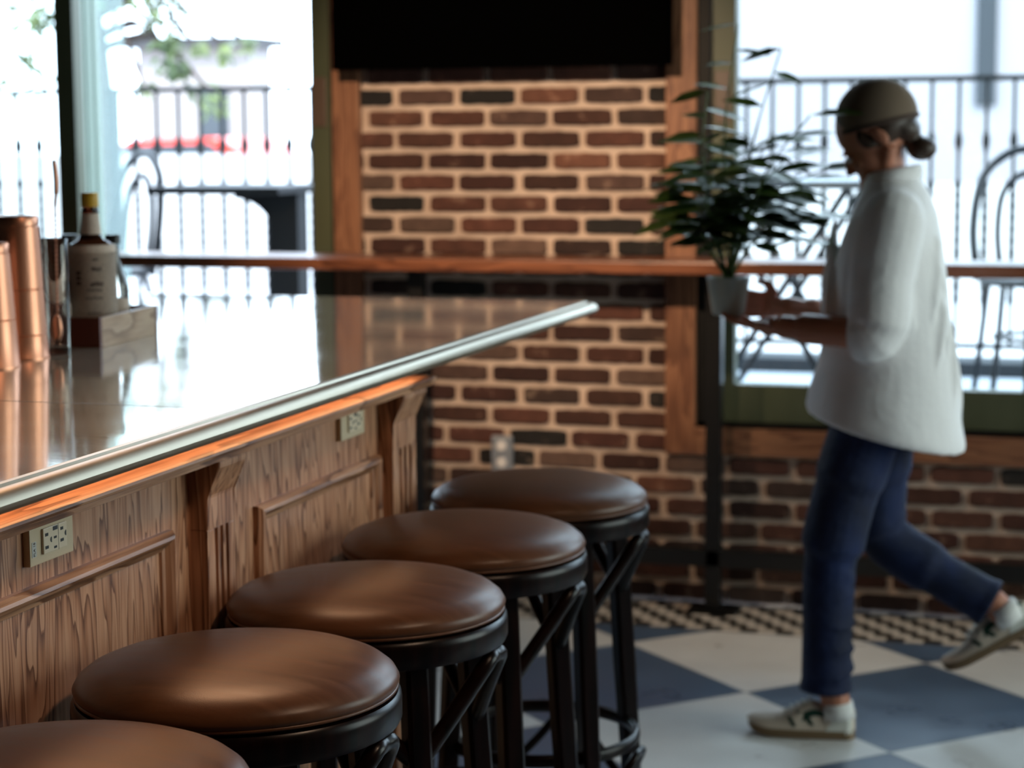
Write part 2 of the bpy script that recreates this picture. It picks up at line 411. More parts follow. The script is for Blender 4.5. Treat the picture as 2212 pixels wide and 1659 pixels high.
def brick(x0, x1, z0, z1):
    if x1-x0 < .02: return
    r = lambda s: rb.uniform(-s, s)
    d = .0115+r(.0015)
    n = 9
    prof = []
    top = [(x0+.006+(x1-x0-.012)*i/n, z1+r(.0016)-(.002 if i in (0, n) else 0)) for i in range(n+1)]
    bot = [(x0+.006+(x1-x0-.012)*i/n, z0+r(.0016)+(.002 if i in (0, n) else 0)) for i in range(n+1)]
    outline = [(x0+r(.0015), z0+.008)]+bot+[(x1+r(.0015), z0+.008), (x1+r(.0015), z1-.008)]+top[::-1]+[(x0+r(.0015), z1-.008)]
    cx, cz = (x0+x1)/2, (z0+z1)/2
    bk = [bm.verts.new((a, W+.004, c)) for a, c in outline]
    f1 = [bm.verts.new((a, W-d+.006, c)) for a, c in outline]
    f2 = [bm.verts.new((a+(.003 if a < cx else -.003), W-d+.001+r(.0004), c+(.003 if c < cz else -.003))) for a, c in outline]
    k = len(outline); fs = [bm.faces.new(f2)]
    for i in range(k):
        j = (i+1) % k
        fs.append(bm.faces.new((bk[i], bk[j], f1[j], f1[i]))); fs.append(bm.faces.new((f1[i], f1[j], f2[j], f2[i])))
    c = Vector(rb.choices(pal, pw)[0])*rb.uniform(.26, .66)
    for f in fs: f.material_index = 1; cols.append((f, c))
for k in range(44):
    off = offs.get(k, .5 if k % 2 == 0 else 0.0)
    z0, z1 = k*CH+.0095, (k+1)*CH-.0095
    i0 = int((-6+2.2918)/BW)-2
    for i in range(i0, i0+48):
        x0 = -2.2918+(i+off)*BW+.0105+rb.uniform(-.003, .003); x1 = -2.2918+(i+1+off)*BW-.0105+rb.uniform(-.003, .003)
        segs = [(max(x0, -6), min(x1, 2.6))]
        if z1 > .50 and z0 < 2.72:
            out = []
            for a, b_ in segs:
                for lo, hi in ((-6, -5.6), (-2.425, -1.385), (1.83, 2.6)):
                    if min(b_, hi) > max(a, lo): out.append((max(a, lo), min(b_, hi)))
            segs = out
        for a, b_ in segs: brick(a, b_, z0, z1)
lay = bm.loops.layers.float_color.new('bc')
for f, c in cols:
    for l in f.loops: l[lay] = (*c, 1)
struct('wall_back', bm, [mortar, brickm])

# window casings (fir boards on the brick face)
def casing(name, x0, x1, z0, z1, m):
    b = B(); box(b, x0, x1, W-.026, W+.01, z0, z1, bev=.003); struct(name, b, m)
casing('trim_2', -1.400, -1.305, .475, 2.78, casing_v)
casing('trim_3', -1.305, 1.84, .475, .560, casing_h)
casing('trim_4', -2.502, -2.409, .475, 2.78, casing_v)
casing('trim_5', -5.69, -2.502, .475, .560, casing_h)
casing('trim_6', 1.75, 1.84, .56, 2.78, casing_v)

def window(name, x0, x1, z0, z1, sashes, glazed=True, skip=()):
    r = sroot(name, ((x0+x1)/2, W, z0))
    b = B(); t_ = .016
    box(b, x0, x0+.038, W, W+.10, z0, z1); box(b, x1-.016, x1, W, W+.10, z0, z1); box(b, x0, x1, W+.0, W+.10, z0, z0+t_); box(b, x0, x1, W, W+.10, z1-t_, z1)
    struct('steel_frame', b, black, r)
    for i, (a, c) in enumerate(sashes):
        b = B(); zb, zt = z0+t_, z1-t_
        box(b, a, a+.072, W+.02, W+.08, zb, zt, bev=.002); box(b, c-.072, c, W+.02, W+.08, zb, zt, bev=.002)
        box(b, a+.072, c-.072, W+.02, W+.08, zb, zb+.118, bev=.002); box(b, a+.072, c-.072, W+.02, W+.08, zt-.1, zt, bev=.002)
        s = struct('sash', b, green, r)
        # glazing bead round the pane
        if i not in skip:
            b = B(); box(b, a+.07, c-.07, W+.048, W+.052, zb+.116, zt-.098); struct('pane', b, pane, r)
    return r
w1 = window('window_1', -1.305, 1.75, .56, 2.7, [(-1.264, -.245), (-.235, .76), (.77, 1.73)])
w2 = window('window_2', -5.6, -2.502, .56, 2.7, [(-5.55, -3.455)], skip=())
# right-hand stile of the opened bay in window_2, and the leaf folded outwards
b = B(); box(b, -2.593, -2.518, W+.02, W+.08, .576, 2.684, bev=.002); struct('stile', b, green, w2)
b = B(); box(b, -3.455, -2.593, W+.02, W+.08, .576, .62, bev=.002); struct('threshold', b, green, w2)
for xa in (-2.588, -1.256):
    b = B(); box(b, xa, xa+.05, W+.014, W+.0205, 1.50, 1.66, bev=.003); struct('latch_plate', b, plate_brown, w2 if xa < -2 else w1)
b = B()
for y0, y1 in ((6.29, 6.325), (6.34, 6.375), (6.39, 6.43)): box(b, -3.535, -3.475, y0, y1, .60, 2.66, bev=.006)
box(b, -3.52, -3.485, 6.285, 6.67, .60, .70); box(b, -3.52, -3.485, 6.285, 6.67, 2.56, 2.66)
lf = struct('open_leaf', b, green_daylit, w2)
b = B(); box(b, -3.506, -3.500, 6.43, 6.66, .70, 2.56); struct('leaf_pane', b, pane_green, lf)

# ---------------------------------------------------------------- bar
bar = thing('bar_counter', 'long metal-topped bar counter with oak panelled front', 'bar counter', (-2.2, 2.6, 0))
def rrect(x0, x1, y0, y1, off, r):
    """outline inset by off; right side corners rounded (x1 side)"""
    p = []
    rr = max(r-off, .002)
    for (cx, cy, a0) in ((x1-off-rr, y0+off+rr, -90), (x1-off-rr, y1-off-rr, 0), (x0+off+rr, y1-off-rr, 90), (x0+off+rr, y0+off+rr, 180)):
        for k in range(7):
            a = math.radians(a0+90*k/6); p.append((cx+rr*math.cos(a), cy+rr*math.sin(a)))
    return p
TX0, TX1, TY0, TY1 = -3.15, -1.247, .3, 4.79
prof = [(.10, 1.0375), (.030, 1.037), (.014, 1.038), (.006, 1.0415), (.0015, 1.0465), (0, 1.0515), (.002, 1.057), (.007, 1.063), (.014, 1.0665), (.020, 1.0672), (.0225, 1.0655), (.026, 1.0655), (.0285, 1.069), (.034, 1.0700)]
b = B(); rings = [[b.verts.new((x, y, z)) for x, y in rrect(TX0, TX1, TY0, TY1, o, .035)] for o, z in prof]
for a, c in zip(rings, rings[1:]):
    n = len(a)
    for i in range(n): b.faces.new((a[i], a[(i+1) % n], c[(i+1) % n], c[i])).smooth = True
b.faces.new(rings[0])
obj('nosing', b, zinc_edge, bar, smooth=True, auto=35)
b = B(); f = b.faces.new([b.verts.new((x, y, 1.0702)) for x, y in rrect(TX0, TX1, TY0, TY1, .034, .035)])
g = bmesh.ops.extrude_face_region(b, geom=[f]); bmesh.ops.translate(b, vec=(0, 0, -.02), verts=[v for v in g['geom'] if isinstance(v, bmesh.types.BMVert)])
obj('bar_top', b, zinc, bar)
b = B(); box(b, -3.1, -1.285, 2.752, 2.7535, 1.0695, 1.0705); obj('seam', b, seam, bar)
PX = -1.38
b = B(); box(b, -3.0, PX, .45, 3.735, .0, 1.035); obj('panelling', b, oak, bar)
b = B(); box(b, -3.0, PX+.014, .44, 3.737, 0, .11, bev=.003); obj('plinth', b, oak_h, bar)
# narrow ledge moulding below the nosing
poly = [(PX-.01, .982), (-1.328, .982), (-1.318, .986), (-1.3165, .994), (-1.3105, .9965), (-1.309, 1.000), (-1.311, 1.0035), (-1.3155, 1.005), (PX-.01, 1.005)]
b = B(); prism(b, poly, 'y', .40, 3.745); obj('ledge_moulding', b, oak_h, bar)
b = B(); box(b, -1.345, -1.337, .45, 3.70, 1.0315, 1.0368); obj('led_strip', b, led_m, bar)
def pilaster(y0, y1):
    r = B()
    xf = -1.350
    e_ = .0004
    box(r, PX-.005, xf-.010, y0+e_, y1-e_, .16, .874)
    w_ = y1-y0
    # corbel that carries the ledge: upright lip, slope, back to the face
    prism(r, [(PX-.004, .873), (xf, .873), (xf, .925), (-1.327, .974), (-1.327, .9825), (PX-.004, .9825)], 'y', y0, y1, bev=.0015)
    # fluted face: three grooves between four ribs
    gw = w_*.10; gs = [y0+w_*.27, y0+w_*.47, y0+w_*.67]
    edges = [y0]+sum([[g_, g_+gw] for g_ in gs], [])+[y1]
    for i in range(0, len(edges), 2): box(r, xf-.010, xf, edges[i], edges[i+1], .159, .8735, bev=.0012)
    box(r, PX-.004, xf+.003, y0-.003, y1+.003, 0, .16)
    obj('pilaster', r, oak, bar)
for y0, y1 in ((1.17, 1.267), (1.98, 2.077), (2.791, 2.888), (3.604, 3.735)): pilaster(y0, y1)
def panel_frame(y0, y1, z0, z1):
    r = B(); w_ = .026; d = .017
    def bar_(a, c, hor):
        pr = [(0, 0), (d*.55, .0), (d, w_*.25), (d, w_*.5), (d*.5, w_*.85), (.003, w_), (0, w_)]
        return pr
    rings = []
    for dd, off in ((0, 0), (.009, .0), (.016, .006), (.0175, .011), (.013, .017), (.006, .022), (.004, .028), (0, .030)):
        rings.append([r.verts.new((PX+dd, y, z)) for y, z in ((y0+off, z0+off), (y1-off, z0+off), (y1-off, z1-off), (y0+off, z1-off))])
    for a, c in zip(rings, rings[1:]):
        for i in range(4): r.faces.new((a[i], a[(i+1) % 4], c[(i+1) % 4], c[i])).material_index = i % 2
    obj('panel_moulding', r, [oak_h, oak], bar)
for y0, y1, zt in ((1.36, 1.90, .885), (2.14, 2.716, .889), (3.025, 3.588, .869)): panel_frame(y0, y1, .17, zt)

# outlets on the bar front
def outlet(y0, y1, z0, z1, label, text):
    yc, zc = (y0+y1)/2, (z0+z1)/2
    r = thing('power_outlet', label, 'outlet', (PX, yc, zc), 'outlets on the bar front')
    b = B(); box(b, PX-.002, PX+.010, y0, y1, z0, z1, bev=.0015); obj('cover_plate', b, ivory, r)
    w_ = y1-y0; hh = z1-z0
    a0, a1 = y0+w_*.26, y0+w_*.80; c0, c1 = z0+hh*.22, z0+hh*.86
    b = B(); box(b, PX+.008, PX+.0135, a0, a1, c0, c1, bev=.001); d_ = obj('receptacle', b, ivory2, r)
    b = B(); A, H = a1-a0, c1-c0; x0, x1 = PX+.013, PX+.0138
    def s(u, v, du, dv): box(b, x0, x1, a0+A*(u-du/2), a0+A*(u+du/2), c0+H*(v-dv/2), c0+H*(v+dv/2))
    s(.13, .74, .13, .12); s(.13, .24, .14, .12); s(.78, .78, .12, .12); s(.78, .32, .14, .12)
    s(.49, .53, .12, .09); s(.49, .14, .12, .09); s(.5, .89, .20, .16); s(.63, .5, .006, 1.0)
    for u_, v_ in ((.34, .49), (.965, .55)):
        cy, cz = a0+A*u_, c0+H*v_; rr = H*.115
        pl = [(cy-rr*math.sin(PI*k/8), cz+rr*math.cos(PI*k/8)) for k in range(9)]
        prism(b, pl[::-1], 'x', x0, x1)
    obj('slots', b, slot, r)
    if text:
        b = B(); box(b, PX+.0098, PX+.0104, y0+w_*.04, y0+w_*.14, z0+hh*.22, z0+hh*.60); st = obj('sticker', b, mat('label_tape', (.50, .49, .44), .4), r)
        tc = bpy.data.curves.new('sticker_text', 'FONT'); tc.body = text; tc.size = .0065; tc.align_x = 'CENTER'; tc.align_y = 'CENTER'; tc.extrude = .0001
        tmp = bpy.data.objects.new('sticker_text', tc); C.objects.link(tmp); bpy.context.view_layer.update()
        me = bpy.data.meshes.new_from_object(tmp.evaluated_get(bpy.context.evaluated_depsgraph_get())); bpy.data.objects.remove(tmp); me.materials.clear(); me.materials.append(ink)
        to = bpy.data.objects.new('sticker_text', me); C.objects.link(to); to.parent = st
        # lies on the plate, reading upwards
        to.matrix_local = Matrix.Translation((.0107, y0+w_*.09-yc, z0+hh*.41-zc)) @ Matrix(((0, 0, 1, 0), (0, -1, 0, 0), (1, 0, 0, 0), (0, 0, 0, 1)))
outlet(2.305, 2.418, .917, .9705, 'ivory power outlet with a label strip on the near panel of the bar', 'PLA 16')
outlet(3.393, 3.508, .923, .9755, 'ivory power outlet on the far panel of the bar, next to its end bracket', None)

# ---------------------------------------------------------------- bar stools
def stool(x, y, label, rot=0):
    r = thing('bar_stool', label, 'bar stool', (0, 0, 0), 'bar stools along the counter')
    sz = .794
    b = B()
    lathe(b, [(0, sz+.006), (.06, sz+.0052), (.11, sz+.0025), (.15, sz-.003), (.178, sz-.009), (.198, sz-.017), (.2105, sz-.027), (.2155, sz-.036), (.213, sz-.043), (.206, sz-.048), (.15, sz-.050), (0, sz-.050)], n=96)
    st = obj('seat_cushion', b, leather, r, smooth=True)
    b = B(); tube(b, [(.2115*math.cos(2*PI*i/72), .2115*math.sin(2*PI*i/72), sz-.0455) for i in range(72)], .0028, 8, closed=True); obj('piping', b, leather, st, smooth=True)
    b = B(); z1 = sz-.052
    lathe(b, [(.180, z1), (.2135, z1), (.2175, z1-.004), (.2185, z1-.012), (.2185, z1-.034), (.215, z1-.041), (.185, z1-.041), (.180, z1-.036), (.180, z1)], n=96)
    obj('seat_ring', b, dark_wood, r, smooth=True, auto=40)
    b = B(); lathe(b, [(0, z1-.001), (.181, z1-.001), (.181, z1-.012), (0, z1-.012)], n=48); obj('seat_board', b, dark_wood, r)
    zt = z1-.02
    legs = []
    for k in range(4):
        a = math.radians(-47+90*k); ca, sa = math.cos(a), math.sin(a)
        top = Vector((.172*ca, .172*sa, zt)); bot = Vector((.222*ca, .222*sa, 0.001)); legs.append((a, top, bot))
        b = B(); m_ = top.lerp(bot, .45)
        n = 8
        def sec(p, h):  # square section with softened corners, turned to face outward
            o = []
            for i in range(4):
                for da in (-.35, .35):
                    q = a+PI/4+i*PI/2+da*.5; rr = h*1.34
                    o.append(b.verts.new((p.x+rr*math.cos(q), p.y+rr*math.sin(q), p.z)))
            return o
        rg = [sec(top, .0165), sec(m_, .0175), sec(top.lerp(bot, .8), .0150), sec(bot, .0125)]
        for p_, q_ in zip(rg, rg[1:]):
            for i in range(8): b.faces.new((p_[i], p_[(i+1) % 8], q_[(i+1) % 8], q_[i]))
        b.faces.new(rg[0]); b.faces.new(rg[-1]); obj('leg', b, dark_wood, r)
    def on_leg(k, z):
        a, tp, bt = legs[k % 4]; return tp.lerp(bt, (tp.z-z)/(tp.z-bt.z))
    for k in range(4):   # bentwood arches under the seat, leg to leg, bulging to the ring
        a = legs[k][0]+PI/4
        p0, p1 = on_leg(k, .545), on_leg(k+1, .545); e = Vector((math.cos(a), math.sin(a), 0))
        mid = e*.206+V(0, 0, z1-.054)
        tz = (p1-p0).normalized()
        pts = catmull([p0, lerp(p0, mid, .5)+V(0, 0, .015)+e*.010, mid-tz*.030+V(0, 0, -.006), mid, mid+tz*.030+V(0, 0, -.006), lerp(p1, mid, .5)+V(0, 0, .015)+e*.010, p1], 7)
        b = B(); tube(b, pts, (.0125), 10, up=(0, 0, 1)); obj('brace', b, dark_wood, r)
    zr = .275; rr_ = .192
    b = B(); tube(b, [(rr_*math.cos(2*PI*i/64), rr_*math.sin(2*PI*i/64), zr) for i in range(64)], [(.0135, .009)]*64, 10, closed=True, up=(0, 0, 1)); obj('foot_ring', b, dark_wood, r)
    for k in range(4):   # lower bentwood arches carrying the foot ring
        a = legs[k][0]+PI/4; e = Vector((math.cos(a), math.sin(a), 0))
        p0, p1 = on_leg(k, .115), on_leg(k+1, .115); mid = e*.203+V(0, 0, zr-.024); tz = (p1-p0).normalized()
        pts = catmull([p0, lerp(p0, mid, .55)+V(0, 0, .012), mid-tz*.03+V(0, 0, -.004), mid, mid+tz*.03+V(0, 0, -.004), lerp(p1, mid, .55)+V(0, 0, .012), p1], 6)
        b = B(); tube(b, pts, .0095, 8); obj('lower_brace', b, dark_wood, r)
    r.location = (x, y, 0); r.rotation_euler = (0, 0, rot); return r
proto = stool(-1.127, 1.9355, 'brown leather bar stool nearest the camera, cut off by the frame corner')
def copy_tree(o, parent=None):
    c = o.copy(); C.objects.link(c)
    if parent: c.parent = parent
    for ch in list(o.children): copy_tree(ch, c)
    return c
labels = ['second brown leather bar stool from the camera, the largest seat seen whole', 'middle brown leather bar stool of the row of five',
          'fourth brown leather bar stool from the camera, second from the brick wall', 'farthest brown leather bar stool, in front of the brick wall']
for k, lb in enumerate(labels):
    c = copy_tree(proto); c.location = (-1.127+.001*k, 2.408+.4724*k, 0); c.rotation_euler = (0, 0, [0, .02, -.015, .01][k]); c['label'] = lb

# ---------------------------------------------------------------- drink rail, posts, foot rail
dr = thing('drink_rail', 'long narrow wooden drink ledge along the brick wall and windows', 'ledge', (-1.9, 6.05, 0))
b = B(); box(b, -5.7, 1.9, 5.93, 6.163, 1.053, 1.092, bev=.006); obj('ledge_board', b, shelf_wood, dr)
for px in (-4.15, -2.188, -1.226, .74):
    b = B(); box(b, px-.024, px+.024, 6.056, 6.104, .012, 1.053, bev=.004); p_ = obj('post', b, blackpost, dr)
    b = B(); box(b, px-.075, px+.075, 6.02, 6.14, .0015, .012, bev=.003); obj('base_flange', b, black, p_)
    b = B(); box(b, px-.06, px+.06, 6.0, 6.15, 1.045, 1.053); obj('top_plate', b, black, p_)
b = B(); box(b, -4.15, 1.7, 6.056, 6.10, .142, .198, bev=.004); obj('foot_rail', b, blackpost, dr)

# ---------------------------------------------------------------- television and wall outlet
tv = thing('television', 'large black flat television mounted over the brick pier', 'television', (-1.93, 6.1, 1.68))
b = B(); box(b, -2.452, -1.362, 6.045, 6.095, 1.676, 2.31, bev=.004); obj('housing', b, screen, tv)
b = B(); box(b, -2.443, -1.371, 6.0435, 6.0455, 1.69, 2.302); obj('screen', b, screen, tv)
b = B(); box(b, -2.1, -1.75, 6.095, 6.18, 1.8, 2.15); obj('wall_mount', b, black, tv)
r = thing('wall_outlet', 'grey steel duplex outlet on the brick wall, behind the farthest stool', 'outlet', (-1.937, 6.175, .452))
b = B(); box(b, -1.972, -1.902, 6.165, 6.185, .395, .51, bev=.004); obj('cover_plate', b, steel, r)
for z in (.424, .479):
    b = B(); lathe(b, [(0, .0), (.0165, .0), (.0165, .006), (0, .006)], n=20, M=Matrix.Translation((-1.937, 6.166, z)) @ Matrix.Rotation(PI/2, 4, 'X')); obj('receptacle', b, whitep, r)

# ---------------------------------------------------------------- things on the bar
Z0 = 1.0702
def tin(x, y, h, rb_, rt, label, cuts):
    b = B(); lathe(b, [(0, 0), (rb_+.0012, 0), (rb_+.0015, .003), (rb_, .006)]+[q for c_ in cuts for q in ((lerp(rb_, rt, (c_-.01)/h), c_-.01), (lerp(rb_, rt, (c_-.004)/h), c_-.004), (lerp(rb_, rt, c_/h)+.0002, c_-.001), (lerp(rb_, rt, c_/h)-.0012, c_), (lerp(rb_, rt, c_/h)-.0012, c_+.001), (lerp(rb_, rt, (c_+.002)/h), c_+.002), (lerp(rb_, rt, (c_+.005)/h), c_+.005), (lerp(rb_, rt, (c_+.011)/h), c_+.011))]
                      + [(rt+.0006, h-.020), (rt-.001, h-.019), (rt, h-.004), (rt-.003, h), (rt-.012, h), (rt-.014, h-.003), (0, h-.003)], n=64)
    for v in b.verts: v.co += V(x, y, Z0)
    o = obj('shaker_tin', b, copper, None, origin=(x, y, Z0), smooth=True, auto=50)
    return tag(o, label, 'cocktail shaker', 'copper tins on the bar')
tin(-1.966, 3.30, .262, .052, .0405, 'tall upturned copper shaker tin beside the mixing glass', [.044, .128])
tin(-1.938, 3.15, .222, .052, .0405, 'copper shaker tin in front, cut off by the left frame edge', [.085])
# mixing glass with a copper bar spoon
g = thing('mixing_glass', 'tall clear mixing glass beside the upturned copper tins', 'glass', (-1.939, 3.385, Z0))
b = B(); lathe(b, [(0, 0), (.0255, 0), (.027, .002), (.0275, .215), (.0268, .2165), (.0258, .215), (.0248, .014), (.022, .010), (0, .009)], -1.939, 3.385, Z0, 48)
obj('tumbler', b, clear, g, smooth=True, auto=50)
sp_ = thing('bar_spoon', 'long twisted copper bar spoon standing in the mixing glass', 'spoon', (-1.934, 3.389, Z0+.012))
b = B(); N = 150; pa, pb = Vector((-1.938, 3.389, Z0+.035)), Vector((-1.930, 3.381, Z0+.262)); prev = None
for i in range(N):
    p_ = pa.lerp(pb, i/(N-1)); a = i*.55
    rg = [b.verts.new(p_+V(math.cos(a+k*PI/2)*(.0026 if k % 2 else .0014), math.sin(a+k*PI/2)*(.0026 if k % 2 else .0014), 0)) for k in range(4)]
    if prev:
        for k in range(4): b.faces.new((prev[k], prev[(k+1) % 4], rg[(k+1) % 4], rg[k]))
    prev = rg
obj('twisted_stem', b, copper, sp_)
b = B(); tube(b, catmull([(-1.930, 3.381, 1.330), (-1.9295, 3.381, 1.35), (-1.9265, 3.38, 1.372), (-1.926, 3.38, 1.40), (-1.929, 3.381, 1.432)], 6), [.0022]*6+[.003]*6+[.0042]*12+[.003], 10); obj('handle', b, copper, sp_)
b = B(); ball(b, (-1.941, 3.389, Z0+.046), (.013, .010, .027), 3); obj('bowl', b, copper, sp_, smooth=True)
# open wooden tray holding the bottles
M_ = Matrix.Translation((-1.907, 3.494, Z0)) @ Matrix.Rotation(math.radians(5.2), 4, 'Z')
tr = thing('bottle_tray', 'low wooden tray with dark ends holding the bitters bottles', 'tray', (-2.0, 3.62, Z0))
def tbox(x0, x1, y0, y1, z0, z1, name, m, par):
    q = B(); t_ = B(); box(t_, x0, x1, y0, y1, z0, z1, bev=.0012); merge(q, t_, 0, M_); return obj(name, q, m, par)
tbox(-.008, 0, .012, .285, 0, .058, 'side_board', tray_light, tr); tbox(-.215, -.207, .012, .285, 0, .058, 'side_board', tray_light, tr)
tbox(-.215, 0, 0, .012, 0, .058, 'end_board', tray_dark, tr); tbox(-.215, 0, .285, .297, 0, .058, 'end_board', tray_dark, tr)
tbox(-.207, -.008, .012, .285, .001, .006, 'bottom_board', tray_light, tr)
ZT = Z0+.0065
def bottle(x, y, prof, label, glassm, capprof, capmat, lab=None, gname='bottles in the tray', cat='bottle', neck=None):
    r = thing('bitters_bottle', label, cat, (x, y, ZT), gname)
    b = B(); lathe(b, prof, x, y, ZT, 48); obj('glass_body', b, glassm, r, smooth=True, auto=60)
    b = B(); lathe(b, capprof, x, y, ZT, 32); obj('screw_cap', b, capmat, r, smooth=True, auto=40)
    if lab:
        b = B(); rr_, a, c = lab; lathe(b, [(rr_, a), (rr_, c)], x, y, ZT, 48); l_ = obj('paper_label', b, paper, r, smooth=True); return r, l_
    return r, None
# big paper-wrapped bottle with yellow cap
x, y = -1.990, 3.622
r, l_ = bottle(x, y, [(0, 0), (.045, 0), (.048, .003), (.048, .165), (.046, .178), (.038, .188), (.024, .196), (.0195, .21), (.0160, .245), (.0150, .262), (0, .262)],
               'largest bottle in the tray, wrapped in printed paper with a yellow cap', bitters,
               [(.0, .288), (.0165, .288), (.0172, .286), (.0172, .262), (.0165, .260), (0, .260)], yellow, (.0484, .006, .181))
b = B(); lathe(b, [(.0484, .006), (.0484, .172), (.0470, .181), (.0445, .186)], x, y, ZT, 48); 
o2 = obj('wrapper_shoulder', b, paper, l_, smooth=True)
b = B(); lathe(b, [(.0210, .206), (.0200, .215), (.0168, .247)], x, y, ZT, 48); obj('neck_label', b, paper, r, smooth=True)
b = B(); lathe(b, [(.0158, .247), (.0172, .2475), (.0172, .2555), (.0158, .256)], x, y, ZT, 32); obj('neck_ring', b, bitters, r, smooth=True)
b = B(); rl = random.Random(5)
def ink_bar(a0, a1, z, h_):
    n = 4; rr_ = .0488
    for i in range(n):
        q0, q1 = lerp(a0, a1, i/n), lerp(a0, a1, (i+1)/n)
        b.faces.new([b.verts.new((x+rr_*math.cos(math.radians(q)), y+rr_*math.sin(math.radians(q)), ZT+zz)) for q, zz in ((q0, z), (q1, z), (q1, z+h_), (q0, z+h_))])
for z, h_, a0, a1 in ((.135, .008, -62, -38), (.105, .010, -66, -34), (.096, .004, -74, -36), (.080, .004, -78, -34), (.050, .003, -74, -40), (.036, .003, -78, -34), (.156, .005, -60, -44)):
    a = a0
    while a < a1-2:
        d_ = rl.uniform(1.5, 4.5); ink_bar(a, a+d_*.75, z+rl.uniform(-.001, .001), h_*rl.uniform(.7, 1)); a += d_
obj('printed_lines', b, ink, l_)
b = B()
for zz in (.128, .118, .108): ink_bar(-100, -88, zz, .007)
obj('printed_emblem', b, ink, l_)
sm = [(0, 0), (.028, 0), (.030, .003), (.030, .085), (.027, .105), (.018, .130), (.0125, .150), (.0115, .180), (.0, .180)]
scap = [(0, .200), (.0145, .200), (.0155, .1985), (.0155, .182), (.0145, .181), (0, .181)]
bottle(-1.999, 3.728, sm, 'small clear bottle with black cap, on the window side of the tray', clear, scap, blackcap, (.0303, .006, .070))
bottle(-2.090, 3.715, [(p_*1.1, z*1.0) for p_, z in sm], 'black-capped bottle half hidden behind the paper-wrapped bottle', bitters, [(p_*1.12, z) for p_, z in scap], blackcap, (.0334, .006, .075))
bottle(-2.024, 3.533, sm, 'black-capped bottle in the tray seen through the mixing glass', bitters, scap, blackcap, (.0303, .006, .075))

# ---------------------------------------------------------------- terrace and street
DZ = .50
bm = B(); box(bm, -9, 4, W+.22, 8.45, .2, DZ); struct('floor_terrace', bm, deck)
bm = B(); box(bm, -9, 4, 8.2, 8.45, DZ, DZ+.055); struct('trim_7', bm, kerb_m)
bm = B(); box(bm, -40, 30, 8.45, 60, -.3, 0); struct('floor_street', bm, street)
def railing(x0, x1, label):
    r = thing('balcony_railing', label, 'railing', ((x0+x1)/2, 8.3, DZ+.055), 'terrace railing sections')
    zt = 1.688; zb = DZ+.055
    b = B(); box(b, x0, x1, 8.28, 8.32, zt-.022, zt); obj('top_rail', b, iron, r)
    b = B(); box(b, x0, x1, 8.285, 8.315, zb+.05, zb+.068); obj('bottom_rail', b, iron, r)
    for xx_ in (x0+.02, x1-.02):
        b = B(); box(b, xx_-.02, xx_+.02, 8.28, 8.32, zb, zt); obj('post', b, iron, r)
    n = int((x1-x0)/.1066); first = None
    for i in range(1, n):
        xx_ = x0+.02+i*.1066
        if first is None:
            b = B(); N = 60; prev = None
            for k in range(N+1):
                z = lerp(zb+.06, zt-.02, k/N); a = PI/4
                h_ = .0075
                if .78 < z < 1.24: a += (z-.78)*34; h_ = .0105
                if 1.39 < z < 1.47: h_ = .0075+.009*math.sin((z-1.39)/.08*PI)
                if 1.24 < z < 1.27: h_ = .014
                rg = [b.verts.new((xx_+h_*1.3*math.cos(a+j*PI/2), 8.3+h_*1.3*math.sin(a+j*PI/2), z)) for j in range(4)]
                if prev:
                    for j in range(4): b.faces.new((prev[j], prev[(j+1) % 4], rg[(j+1) % 4], rg[j]))
                prev = rg
            first = obj('baluster', b, iron, r); fx = xx_
        else:
            c = first.copy(); C.objects.link(c); c.parent = r; c.location = first.location+V(xx_-fx, 0, 0)
railing(-4.445, 1.6, 'black wrought iron terrace railing behind both windows')
railing(-7.6, -4.62, 'black wrought iron railing section at the far left, past the window mullion')
def chair(x, y, rot, label):
    r = thing('terrace_chair', label, 'chair', (0, 0, 0), 'chairs on the terrace')
    z0 = 0
    b = B(); lathe(b, [(0, .462), (.19, .462), (.205, .455), (.205, .44), (.19, .435), (0, .435)], n=32); obj('seat', b, chairm, r)
    for sx in (-1, 1):
        b = B(); tube(b, catmull([(sx*.15, -.13, .44), (sx*.175, -.17, .2), (sx*.20, -.20, .001)], 5), .011, 8); obj('leg', b, chairm, r)
        b = B(); tube(b, catmull([(sx*.15, .13, .44), (sx*.165, .18, .2), (sx*.18, .22, .001)], 5), .011, 8); obj('leg', b, chairm, r)
    b = B(); tube(b, catmull([(-.185, .14, .44), (-.20, .17, .62), (-.165, .20, .80), (-.08, .215, .885), (0, .22, .905), (.08, .215, .885), (.165, .20, .80), (.20, .17, .62), (.185, .14, .44)], 6), .0155, 8); obj('back_hoop', b, chairm, r)
    b = B(); tube(b, catmull([(-.10, .16, .45), (-.11, .185, .62), (-.085, .20, .76), (0, .21, .82), (.085, .20, .76), (.11, .185, .62), (.10, .16, .45)], 6), .012, 8); obj('inner_hoop', b, chairm, r)
    b = B(); tube(b, [(.15*math.cos(2*PI*i/32), .15*math.sin(2*PI*i/32), .25) for i in range(32)], .008, 8, closed=True); obj('ring_stretcher', b, chairm, r)
    r.location = (x, y, DZ); r.rotation_euler = (0, 0, rot); return r
chair(-3.88, 7.10, math.radians(-35), 'dark hoop-backed terrace chair behind the bottles, beside the dark table')
chair(-.33, 7.35, math.radians(15), 'dark hoop-backed terrace chair at the right edge, behind the person')
